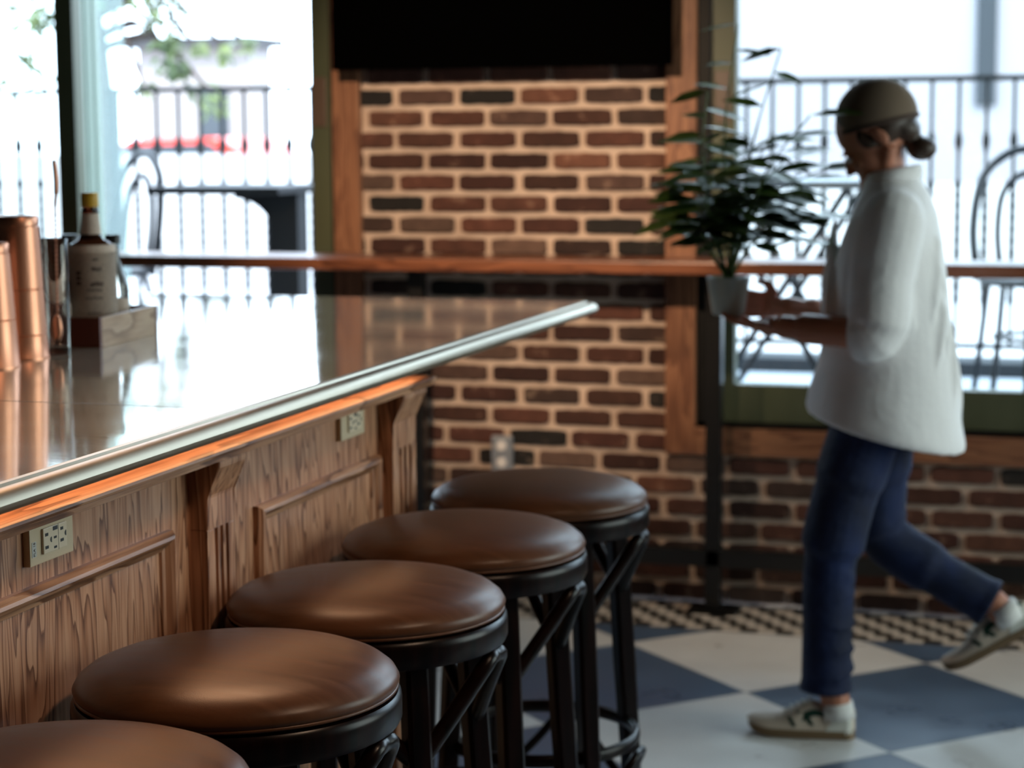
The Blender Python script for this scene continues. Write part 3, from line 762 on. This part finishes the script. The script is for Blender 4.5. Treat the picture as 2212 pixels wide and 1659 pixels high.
def ttable(x0, x1, y0, y1, zt, m, label, style):
    cx, cy = (x0+x1)/2, (y0+y1)/2
    r = thing('terrace_table', label, 'table', (cx, cy, DZ))
    b = B(); box(b, x0, x1, y0, y1, zt-.028, zt, bev=.004); obj('table_top', b, m, r)
    if style == 'post':
        b = B(); box(b, x1-.14, x1-.02, cy-.05, cy+.05, DZ+.02, zt-.028); obj('pedestal', b, tabledark, r)
        b = B(); n = 10; R_ = .17
        pl = [(x1-.13, zt-.028)]+[(x1-.13-R_+R_*math.sin(PI/2*k/n), zt-.028-.022-R_+R_*math.cos(PI/2*k/n)) for k in range(n+1)][::-1]+[(x1-.13-R_, zt-.028)]
        prism(b, pl, 'y', cy-.012, cy+.012); obj('gusset', b, tabledark, r)
        b = B(); box(b, x1-.30, x1-.0, cy-.2, cy+.2, DZ, DZ+.02); obj('foot_plate', b, tabledark, r)
    else:
        for yy_ in (y0+.06, y1-.06):
            for sx in (1, -1):
                b = B(); tube(b, [(cx+sx*.24, yy_+sx*.012, zt-.028), (cx-sx*.24, yy_+sx*.012, DZ+.014)], [(.012, .022)]*2, 6); obj('leg', b, tabledark, r)
ttable(-3.58, -3.04, 6.95, 7.50, 1.283, tabledark, 'dark square terrace table behind the left window, under the drink ledge line', 'post')
ttable(-1.50, -.90, 6.95, 7.55, 1.305, tabletop_m, 'grey terrace table with crossed legs behind the carried plant', 'cross')
# white building, pipe, low house
bl = thing('pale_building', 'low pale stucco building across the street, behind the person', 'building', (3, 26, 0))
b = B(); box(b, -5.2, 14, 24, 30, 0, 3.7); obj('wall', b, stucco, bl)
b = B(); box(b, -1.82, -1.60, 23.93, 24.0, 1.75, 3.7); obj('downpipe', b, kerb_m, bl)
gw = B(); prism(gw, [(-20, 0), (14, 0), (14, .96), (-5.5, .96), (-5.5, 1.27), (-20, 1.27)], 'y', 19.8, 20.0)  # added wall: stands in for the glaring street and hides the lower cars
tag(obj('bright_filler_wall', gw, whitewall, None, origin=(-3, 19.9, 0)), 'added low white wall standing in for the overexposed street, in front of cars and pale building', 'wall')
for xx_ in (.6, 3.2, 5.8):
    b = B(); box(b, xx_, xx_+1.1, 23.96, 24.02, 1.2, 2.9); f_ = obj('window', b, carglass, bl)
hs = thing('low_house', 'pale low house with dark flat roof, far behind the left window', 'house', (-13.6, 30, 0))
b = B(); box(b, -14.6, -12.75, 28.2, 29, 0, 2.79); obj('wall', b, beige, hs)
b = B(); box(b, -14.9, -12.6, 27.9, 29.2, 2.79, 2.93); obj('roof', b, roofm, hs)
b = B(); box(b, -13.6, -13.1, 28.17, 28.2, 1.3, 2.2); obj('window', b, carglass, hs)
# red car
def car(x, y, label):
    r = thing('parked_car', label, 'car', (x, y, 0), 'cars parked across the street')
    b = B()
    body = [(-2.1, .35), (-2.15, .7), (-1.9, .88), (-1.0, .95), (-.45, 1.42), (.75, 1.45), (1.45, 1.0), (2.05, .92), (2.15, .6), (2.1, .35)]
    t_ = B(); prism(t_, [(x+u_, v_) for u_, v_ in body], 'y', y-.85, y+.85, bev=.06); merge(b, t_); obj('body', b, redcar, r)
    for yy_ in (y-.862, y+.852):
        b = B(); prism(b, [(x+u_, v_) for u_, v_ in ((-.85, .98), (-.42, 1.36), (.68, 1.38), (1.2, 1.0))], 'y', yy_, yy_+.01); obj('side_window', b, carglass, r)
    for xx_ in (-1.35, 1.35):
        for yy_ in (-.8, .8):
            b = B(); lathe(b, [(0, -.1), (.25, -.1), (.32, -.08), (.32, .08), (.25, .1), (0, .1)], n=28, M=Matrix.Translation((x+xx_, y+yy_, .32)) @ Matrix.Rotation(PI/2, 4, 'X')); obj('wheel', b, rubber, r)
car(-15.3, 22.3, 'red parked car at the far left edge, behind the added white wall')
car(-10.9, 22.3, 'red parked car behind the added white wall, seen through the left railing')
# street tree
def leaf(bm, c, d, n_, L, wd, mi=0):
    d = d.normalized(); s_ = d.cross(n_).normalized(); n2 = s_.cross(d)
    p = [(0, 0, 0), (.3, .8, .02), (.65, .75, .0), (1, 0, -.08), (.65, -.75, .0), (.3, -.8, .02)]
    vs = [bm.verts.new(c+d*(a*L)+s_*(q*wd/2)+n2*(h_*L)) for a, q, h_ in p]
    m1, m2 = bm.verts.new(c+d*(.33*L)-n2*(.03*L)), bm.verts.new(c+d*(.66*L)-n2*(.05*L))
    for f_ in ((vs[0], vs[1], m1), (vs[1], vs[2], m2, m1), (vs[2], vs[3], m2), (vs[3], vs[4], m2), (vs[4], vs[5], m1, m2), (vs[5], vs[0], m1)): bm.faces.new(f_).smooth = True
def tree(x, y, clusters, label, trunk_top):
    r = thing('street_tree', label, 'tree', (x, y, 0), 'trees across the terrace'); rt = random.Random(int(x*10))
    b = B(); tube(b, catmull([(x, y, 0), (x+.03, y, 1.2), (x-.04, y, 2.2), (x, y, trunk_top)], 5), [.09]*5+[.08]*5+[.06]*6, 10); tk = obj('trunk', b, bark, r)
    b = B()
    for cx, cy, cz, rr_, n in clusters: tube(b, catmull([(x, y, min(cz+.3, trunk_top)), ((x+cx)/2, (y+cy)/2, cz+.35), (cx, cy, cz)], 4), [.03]*4+[.015]*4+[.006], 6)
    obj('branches', b, bark, r)
    b = B()
    for cx, cy, cz, rr_, n in clusters:
        for _ in range(n):
            v_ = Vector((rt.gauss(0, 1), rt.gauss(0, 1), rt.gauss(0, 1))); v_ = v_.normalized()*rr_*rt.random()**.4
            leaf(b, Vector((cx, cy, cz))+v_, Vector((rt.uniform(-1, 1), rt.uniform(-1, 1), rt.uniform(-.9, .2))), Vector((rt.uniform(-.4, .4), -.7+rt.uniform(-.4, .4), .8)), rt.uniform(.06, .10), .045)
    obj('foliage', b, leafm, r)
tree(-6.05, 11.2, [(-5.55, 11, 2.27, .16, 90), (-5.50, 11, 2.05, .10, 50), (-5.47, 11, 1.90, .09, 50), (-5.42, 11.1, 1.78, .05, 12), (-5.35, 11, 2.30, .10, 18), (-5.30, 11, 1.98, .05, 9), (-4.98, 11, 2.00, .05, 10),
                  (-5.15, 11.1, 1.97, .09, 14), (-5.66, 11, 1.76, .05, 14), (-5.2, 11, 1.70, .13, 34), (-5.9, 11.2, 2.5, .4, 200)], 'leafy tree hanging into the left window above the railing', 3.2)
tree(-7.7, 11.6, [(-6.6, 11, 2.25, .12, 26), (-6.38, 11, 2.14, .10, 30), (-6.28, 11, 2.2, .10, 26), (-6.42, 11, 1.93, .08, 26), (-6.30, 11, 1.80, .06, 10), (-6.55, 11, 1.78, .12, 14), (-6.9, 11.4, 2.6, .5, 240)], 'sparse leafy tree at the far left edge, past the mullion', 3.3)

# ---------------------------------------------------------------- person
P = thing('person', 'person in white shirt, blue jeans and tan cap, walking with a plant in hand', 'person', (-.62, 4.95, 0))
def ell_loft(b, secs, n=24, caps=True):
    """secs: (x, y, z, rx, ry, tiltx) horizontal-ish elliptical sections"""
    rings = []
    for s_ in secs:
        x, y, z, rx, ry = s_[:5]; tl = s_[5] if len(s_) > 5 else 0
        rings.append([b.verts.new((x+rx*math.cos(2*PI*k/n), y+ry*math.sin(2*PI*k/n), z+tl*rx*math.cos(2*PI*k/n))) for k in range(n)])
    for a, c in zip(rings, rings[1:]):
        for k in range(n): b.faces.new((a[k], a[(k+1) % n], c[(k+1) % n], c[k]))
    if caps: b.faces.new(rings[0]); b.faces.new(rings[-1])
def remesh(o, vox, sm=4, f=.6):
    m_ = o.modifiers.new('remesh', 'REMESH'); m_.mode = 'VOXEL'; m_.voxel_size = vox; m_.use_smooth_shade = True
    s_ = o.modifiers.new('smooth', 'SMOOTH'); s_.iterations = sm; s_.factor = f; return o
# skin: head, neck, arms, hands, ankles, inner torso as one surface
b = B()
HD = Matrix.Rotation(math.radians(-44), 4, 'Y')   # head tipped forward, facing -x
hc = Vector((-.608, 4.925, 1.468))
def hp(x, y, z): return hc+HD @ Vector((x, y, z))
ball(b, hc+HD @ V(.012, 0, .018), (.094, .074, .090), 3, M=HD)      # skull
ball(b, hc+HD @ V(-.040, 0, -.032), (.052, .055, .070), 3, M=HD)    # face
ball(b, hc+HD @ V(-.052, 0, -.083), (.030, .032, .024), 2, M=HD)    # chin
for s_ in (-1, 1):
    tube(b, [hp(.012, s_*.052, -.050), hp(-.05, s_*.026, -.086)], .017, 8)   # jaw
    ball(b, hp(.012, s_*.074, -.020), (.016, .008, .028), 2, M=HD)       # ear
    ball(b, hp(-.066, s_*.030, -.030), (.020, .020, .018), 2, M=HD)      # cheek
    ball(b, hp(-.081, s_*.027, .012), (.010, .020, .006), 2, M=HD)       # brow
tube(b, [hp(-.088, 0, .004), hp(-.104, 0, -.022), hp(-.108, 0, -.034)], [.007, .010, .0125], 8)    # nose
ball(b, hp(-.088, 0, -.056), (.011, .022, .006), 2, M=HD); ball(b, hp(-.085, 0, -.067), (.010, .019, .006), 2, M=HD)
tube(b, catmull([(-.598, 4.93, 1.44), (-.590, 4.935, 1.36), (-.575, 4.94, 1.28)], 4), [.056]*4+[.055]*4+[.07], 14)
ell_loft(b, [(-.57, 4.94, .78, .10, .13), (-.565, 4.94, .95, .095, .115), (-.565, 4.94, 1.12, .10, .135), (-.57, 4.94, 1.24, .09, .145), (-.575, 4.94, 1.29, .06, .10)])
LS, LE, LW = V(-.550, 4.795, 1.265), V(-.590, 4.745, 1.005), V(-.815, 4.815, 1.012)
RS, RE, RW = V(-.555, 5.085, 1.265), V(-.62, 5.115, .99), V(-.835, 4.985, 1.045)
for s_, e, w_ in ((LS, LE, LW), (RS, RE, RW)):
    tube(b, catmull([s_, s_.lerp(e, .5), e], 5), [.05]*5+[.043]*5+[.038], 12)
    tube(b, catmull([e, e.lerp(w_, .35), e.lerp(w_, .8), w_], 5), [.038]*5+[.037]*5+[.028]*5+[.025], 12)
def hand(w_, d, n_, thumb_side, curl, spread=1.0):
    """w_ wrist, d direction of the fingers, n_ palm normal, thumb_side unit vector"""
    d = d.normalized(); s_ = thumb_side.normalized(); n_ = n_.normalized()
    pc = w_+d*.045
    ball(b, pc, 1, 2, M=Matrix((( d.x*.050, s_.x*.040, n_.x*.015), (d.y*.050, s_.y*.040, n_.y*.015), (d.z*.050, s_.z*.040, n_.z*.015))).to_4x4())
    tube(b, [w_-d*.01, pc], [(.022, .020), (.024, .016)], 10)
    for i, L in enumerate((.066, .075, .070, .056)):
        base = w_+d*.082+s_*(.027-.018*i); dd = (d+s_*(.08-.06*i)*spread).normalized(); p0 = base; pts = [base-dd*.015, base]; ang = 0
        for q, fr in enumerate((.45, .3, .25)):
            ang += curl*(.6, .9, .7)[q]; p0 = p0+(dd*math.cos(ang)+n_*math.sin(ang))*L*fr; pts.append(p0)
        tube(b, pts, [.0088, .0088, .0082, .0076, .0062], 8)
    tb = w_+d*.025+s_*.028
    tube(b, [tb, tb+(d*.5+s_*.8).normalized()*.032, tb+(d*.5+s_*.8).normalized()*.032+(d*.8+s_*.2+n_*.5).normalized()*.034], [.0125, .0105, .0078], 8)
POT = V(-.952, 4.885, 1.022)
hand(LW, V(-.93, .30, .02), V(.05, .2, 1), V(-.25, -.93, .1), .30)
hand(RW, V(-.72, -.42, .10), V(-.62, -.76, .0), V(.1, -.1, 1), .55)
for xx_, yy_, zz_ in ((-.672, 4.862, 0),):
    tube(b, [(xx_-.01, yy_, .12), (xx_, yy_, .07)], [.034, .038], 12)
tube(b, [(-.325, 5.085, .315), (-.275, 5.085, .262)], [.035, .037], 12)
# thighs and calves inside the jeans keep the body one piece
tube(b, catmull([(-.59, 4.875, .84), (-.65, 4.865, .62), (-.690, 4.862, .45), (-.696, 4.862, .26), (-.684, 4.862, .10)], 4), [.072]*4+[.055]*4+[.040]*4+[.036]*4+[.032], 12)
tube(b, catmull([(-.59, 5.01, .84), (-.60, 5.04, .62), (-.585, 5.07, .46), (-.46, 5.08, .37), (-.32, 5.085, .305)], 4), [.072]*4+[.055]*4+[.040]*4+[.036]*4+[.034], 12)
body = remesh(obj('body', b, skin, P), .0045, 3, .5)
for s_ in (-1, 1):
    b = B(); ball(b, hp(-.0835, s_*.029, -.006), (.0085, .012, .0075), 2, M=HD); e_ = obj('eye', b, eye_m, body)
    b = B(); ball(b, hp(-.0905, s_*.029, -.006), (.003, .0052, .0052), 2, M=HD); obj('iris', b, slot, e_)
b = B(); ball(b, hp(-.0965, 0, -.0565), (.0055, .017, .0045), 2, M=HD); ball(b, hp(-.0935, 0, -.0665), (.0055, .015, .0045), 2, M=HD); obj('lips', b, lipm, body)
# shirt: loose body, sleeves to the elbow, collar
b = B()
ell_loft(b, [(-.575, 4.945, .752, .190, .205, -.26), (-.575, 4.945, .768, .192, .207, -.26), (-.576, 4.945, .81, .184, .20, -.24), (-.572, 4.945, .90, .166, .185, -.14), (-.570, 4.945, 1.02, .148, .178, -.05), (-.570, 4.94, 1.12, .136, .178),
             (-.566, 4.94, 1.21, .120, .180), (-.560, 4.94, 1.28, .100, .172), (-.560, 4.94, 1.325, .082, .125), (-.566, 4.938, 1.362, .066, .078)], 40)
for s_, e, w_ in ((LS, LE, LW), (RS, RE, RW)):
    cu = e.lerp(w_, .16)
    tube(b, catmull([s_.lerp(V(-.57, 4.94, 1.25), .3), s_, s_.lerp(e, .5), e+V(.012, 0, .01), cu], 6), [.075]*6+[.078]*6+[.076]*6+[.066]*6+[.060], 18)
# folds as soft ridges
rf = random.Random(2)
for _ in range(16):
    a = rf.uniform(0, 2*PI); z0 = rf.uniform(.80, 1.1); z1 = z0+rf.uniform(.1, .22); da = rf.uniform(-.35, .35)
    def on(a_, z_): 
        k_ = (z_-.76)/.45; rx = lerp(.190, .138, min(1, k_)); ry = lerp(.203, .178, min(1, k_)); return (-.575+rx*.97*math.cos(a_), 4.945+ry*.97*math.sin(a_), z_-.2*(1-k_)*rx*math.cos(a_))
    tube(b, [on(lerp(a, a+da, q/5), lerp(z0, z1, q/5)) for q in range(6)], [.004, .010, .013, .013, .009, .004], 8)
sh = remesh(obj('shirt', b, shirtm, P), .006, 5, .6)
b = B(); tube(b, [(-.567+.066*math.cos(2*PI*k/24), 4.938+.072*math.sin(2*PI*k/24), 1.365+.012*math.cos(2*PI*k/24)) for k in range(24)], [(.019, .007)]*24, 8, closed=True, up=(0, 0, 1)); obj('collar', b, shirtm, sh, smooth=True)
# jeans
b = B()
ell_loft(b, [(-.585, 4.945, .90, .110, .150), (-.585, 4.945, .80, .118, .160), (-.59, 4.945, .72, .105, .150)], 28)
tube(b, catmull([(-.600, 4.872, .80), (-.655, 4.865, .62), (-.692, 4.862, .45), (-.698, 4.862, .28), (-.700, 4.862, .115)], 6), [(.086, .10)]*6+[(.078, .082)]*6+[.063]*6+[.061]*6+[.068], 22)
tube(b, catmull([(-.592, 5.015, .80), (-.605, 5.04, .62), (-.595, 5.07, .475), (-.46, 5.08, .378), (-.325, 5.085, .305)], 6), [(.086, .10)]*6+[(.076, .08)]*6+[.066]*6+[.058]*6+[.064], 22)
for z in (.42, .39, .47, .35, .30, .17, .21):
    tube(b, [(-.692+.055*math.cos(a_), 4.862+.056*math.sin(a_), z+.018*math.sin(a_*1.3+z*40)) for a_ in [lerp(-2.6, .9, q/7) for q in range(8)]], [.003, .008, .010, .010, .010, .009, .006, .003], 8)
remesh(obj('jeans', b, jeans, P), .006, 3, .5)
# cap, brim at the back, hair below it
b = B()
t_ = B(); bmesh.ops.create_icosphere(t_, subdivisions=4, radius=1)
CR = HD @ Matrix.Rotation(math.radians(30), 4, 'Y')
for v_ in t_.verts: v_.co = hc+HD @ V(.030, 0, .026)+CR @ V(v_.co.x*.098, v_.co.y*.083, max(v_.co.z, -.22)*.092)
merge(b, t_); cp = obj('cap', b, capm, P, smooth=True)
b = B(); t_ = []
for k in range(48):
    a = 2*PI*k/48; t_.append(hc+HD @ V(.030, 0, .026)+CR @ V(math.cos(a)*.0965, math.sin(a)*.082, -.019))
tube(b, t_, [(.006, .003)]*48, 6, closed=True); obj('cap_band', b, brimm, cp)
b = B(); ball(b, hp(.028, 0, -.008), (.082, .079, .052), 3, M=HD); ball(b, hp(.062, 0, -.040), (.034, .058, .040), 2, M=HD); ball(b, V(-.497, 4.925, 1.432), (.036, .036, .029), 3); tube(b, [hp(.06, 0, -.035), V(-.505, 4.925, 1.432)], .024, 10)
for s_ in (-1, 1): ball(b, hp(-.020, s_*.066, .000), (.018, .010, .030), 2, M=HD)
remesh(obj('hair', b, hairm, P), .005, 3)
# shoes
def shoe(org, rotY, rotZ, name_parent):
    """length along -x from the heel, sole at z=0"""
    M = Matrix.Translation(org) @ Matrix.Rotation(rotZ, 4, 'Z') @ Matrix.Rotation(rotY, 4, 'Y')
    def half(u):  # half width along the foot 0 heel ..1 toe
        return .026+.018*math.sin(min(1, u*1.05)*PI*.62)**1.2 if u < .8 else .0435*math.sqrt(max(0, 1-((u-.8)/.2)**2.4))*.96+.0015
    L = .262; n = 22
    q = B(); rings = []
    for i in range(n+1):
        u = i/n; hw = half(u); 
        if u < .06: hw *= math.sqrt(max(.05, 1-((.06-u)/.06)**2))
        spring = .016*max(0, (u-.72)/.28)**2
        rings.append((u, hw, spring))
    b = B(); rr_ = []
    for u, hw, sp2 in rings:
        rr_.append([b.verts.new(M @ V(-u*L, y_, z_+sp2)) for y_, z_ in ((-hw, 0), (hw, 0), (hw*1.02, .012), (hw, .020), (-hw, .020), (-hw*1.02, .012))])
    for a, c in zip(rr_, rr_[1:]):
        for k in range(6): b.faces.new((a[k], a[(k+1) % 6], c[(k+1) % 6], c[k]))
    b.faces.new(rr_[0]); b.faces.new(rr_[-1]); so = obj('shoe_sole', b, shoesole, name_parent)
    def topz(u):
        pts = [(0, .070), (.06, .082), (.15, .074), (.26, .066), (.34, .086), (.42, .088), (.55, .070), (.70, .050), (.85, .042), (.95, .032), (1, .020)]
        for (a, c), (d_, e_) in zip(pts, pts[1:]):
            if a <= u <= d_: return lerp(c, e_, (u-a)/(d_-a))
        return .02
    b = B(); rr_ = []; m_ = 12
    for u, hw, sp2 in rings:
        zt = topz(u)-.012; hw2 = hw*.97; o_ = []
        for k in range(m_+1):
            a = PI*k/m_; flat = abs(math.cos(a))**.8*(1 if math.cos(a) > 0 else -1)
            o_.append(b.verts.new(M @ V(-u*L-.004*math.sin(a)*(u > .9)+.0*u, hw2*flat*(1-.28*math.sin(a)*(u < .5)), .012+sp2+(zt)*math.sin(a)**.75)))
        rr_.append(o_)
    for a, c in zip(rr_, rr_[1:]):
        for k in range(m_): b.faces.new((a[k], a[k+1], c[k+1], c[k])).smooth = True
    b.faces.new(rr_[0]); b.faces.new(rr_[-1])
    up_ = obj('shoe', b, shoew, name_parent)
    so.parent = up_; so.location = world_loc(so)*0
    # side panels follow the upper
    def surf(u, v, side, lift=.0012):
        hw = half(u)*.97
        if u < .06: hw *= math.sqrt(max(.05, 1-((.06-u)/.06)**2))
        sp2 = .016*max(0, (u-.72)/.28)**2; a = PI/2*v
        return M @ V(-u*L, side*(hw*abs(math.cos(a))**.8*(1-.28*math.sin(a)*(u < .5))+lift), .012+sp2+(topz(u)-.012)*math.sin(a)**.75+lift*.3)
    def patch(uv0, uv1, m2, nm):   # ruled strip between two (u,v) polylines
        b = B()
        for side in (-1, 1):
            k = len(uv0); N = 6; g = []
            for i in range(k): g.append([b.verts.new(surf(lerp(uv0[i][0], uv1[i][0], j/N), lerp(uv0[i][1], uv1[i][1], j/N), side)) for j in range(N+1)])
            for i in range(k-1):
                for j in range(N): b.faces.new((g[i][j], g[i+1][j], g[i+1][j+1], g[i][j+1]))
        return obj(nm, b, m2, up_)
    def seg(p, q_, n=6): return [(lerp(p[0], q_[0], i/n), lerp(p[1], q_[1], i/n)) for i in range(n+1)]
    patch(seg((.53, .12), (.59, .50)), seg((.565, .12), (.625, .50)), shoegreen, 'stripe')
    patch(seg((.36, .10), (.50, .60)), seg((.42, .14), (.545, .60)), shoegreen, 'stripe')
    patch(seg((.14, .55), (.48, .20)), seg((.14, .68), (.48, .42)), shoegreen, 'flash')
    patch(seg((.02, .0), (.02, .60)), seg((.27, .0), (.14, .60)), shoewhite, 'heel_panel')
    patch(seg((.02, .62), (.02, .85)), seg((.13, .62), (.11, .85)), shoegreen, 'heel_tab')
    b = B()
    for i in range(5):
        u = .42+.055*i; z_ = topz(u)+.004+.0
        tube(b, [M @ V(-u*L, -.019, z_-.006), M @ V(-u*L-.004, 0, z_+.002), M @ V(-u*L, .019, z_-.006)], .0026, 6)
    obj('laces', b, shoewhite, up_)
    return up_
b = B(); tube(b, [(-.672, 4.862, .088), (-.668, 4.862, .05)], [.038, .042], 16); obj('sock', b, sockm, P, smooth=True)
b = B(); tube(b, [(-.300, 5.085, .300), (-.270, 5.085, .262)], [.039, .041], 16); obj('sock', b, sockm, P, smooth=True)
s1 = shoe(V(-.628, 4.862, .002), 0, math.radians(2), P)
s2 = shoe(V(-.205, 5.085, .255), math.radians(-32), math.radians(-3), P)

# ---------------------------------------------------------------- carried houseplant
pl = thing('potted_plant', 'leafy green houseplant in a pale pot, held out in the person\'s hand', 'potted plant', POT)
b = B(); lathe(b, [(0, 0), (.036, 0), (.040, .004), (.052, .085), (.054, .092), (.049, .092), (.046, .080), (0, .078)], POT.x, POT.y, POT.z+.010, 40); obj('pot', b, potm, pl, smooth=True, auto=40)
b = B(); lathe(b, [(0, .086), (.047, .082), (.046, .079), (0, .079)], POT.x, POT.y, POT.z+.010, 24); obj('soil', b, soil, pl)
rp = random.Random(11); bs = B(); bl_ = B()
top = POT+V(0, 0, .09)
stems = [((.02, 0, .62), 9, .08), ((.12, .02, .56), 9, .09), ((-.05, -.02, .46), 9, .10), ((.20, -.03, .40), 10, .11), ((-.06, .04, .34), 9, .11), ((.24, .03, .28), 11, .11), ((.15, -.07, .30), 10, .11),
         ((-.02, -.08, .26), 9, .11), ((.26, .0, .16), 9, .10), ((-.09, .0, .22), 9, .10), ((.08, .10, .34), 8, .10), ((.05, -.04, .20), 8, .10), ((.20, .05, .10), 8, .09), ((-.10, .03, .16), 11, .12), ((-.04, -.05, .14), 11, .12), ((.10, .04, .17), 12, .13), ((.02, .05, .24), 12, .13), ((.14, -.02, .22), 12, .12), ((-.11, -.03, .27), 10, .11)]
for (dx, dy, dz), nl_, sz_ in stems:
    e = top+V(dx, dy, dz); mid = top.lerp(e, .5)+V(-.02+rp.uniform(-.02, .02), rp.uniform(-.02, .02), .05)
    pts = catmull([top, mid, e], 8); tube(bs, pts, [.003]*10+[.002]*(len(pts)-10), 6)
    for i in range(nl_):
        k = int(lerp(len(pts)*.38, len(pts)-1, i/(nl_-1))); s_ = 1 if i % 2 else -1
        if dz > .5 and i % 2 and i < 6: continue
        leaf(bl_, pts[k], Vector((s_*rp.uniform(.8, 1.1), rp.uniform(-.7, .7), rp.uniform(-.35, .25))), Vector((rp.uniform(-.3, .3), -.35+rp.uniform(-.3, .3), 1)), sz_*rp.uniform(.85, 1.3), sz_*.5)
obj('stems', bs, leaf2, pl); obj('foliage', bl_, leaf2, pl)

for loc, tgt, e, col, sz_, bl2, rad in SPOTS:
    # ceiling can lamps carry the warm light
    o = spot('ceiling_spot_light', loc, tgt, e, col, sz_, bl2, rad)
    r = thing('ceiling_spotlight', 'round black can spotlight on the ceiling, outside the picture', 'spotlight', (loc[0], loc[1], 3.0), 'ceiling can spotlights')
    d = (Vector(tgt)-Vector(loc)).normalized(); q = d.to_track_quat('-Z', 'Y').to_matrix().to_4x4()
    b = B(); lathe(b, [(.06, -.02), (.065, -.02), (.065, .09), (0, .10)], n=28, M=Matrix.Translation(loc) @ q); obj('housing', b, black, r)
    b = B(); box(b, loc[0]-.01, loc[0]+.01, loc[1]-.01, loc[1]+.01, loc[2]+.07, 3.0); obj('stem', b, black, r)
    o.parent = r; o.location = Vector(loc)-Vector(r.location)
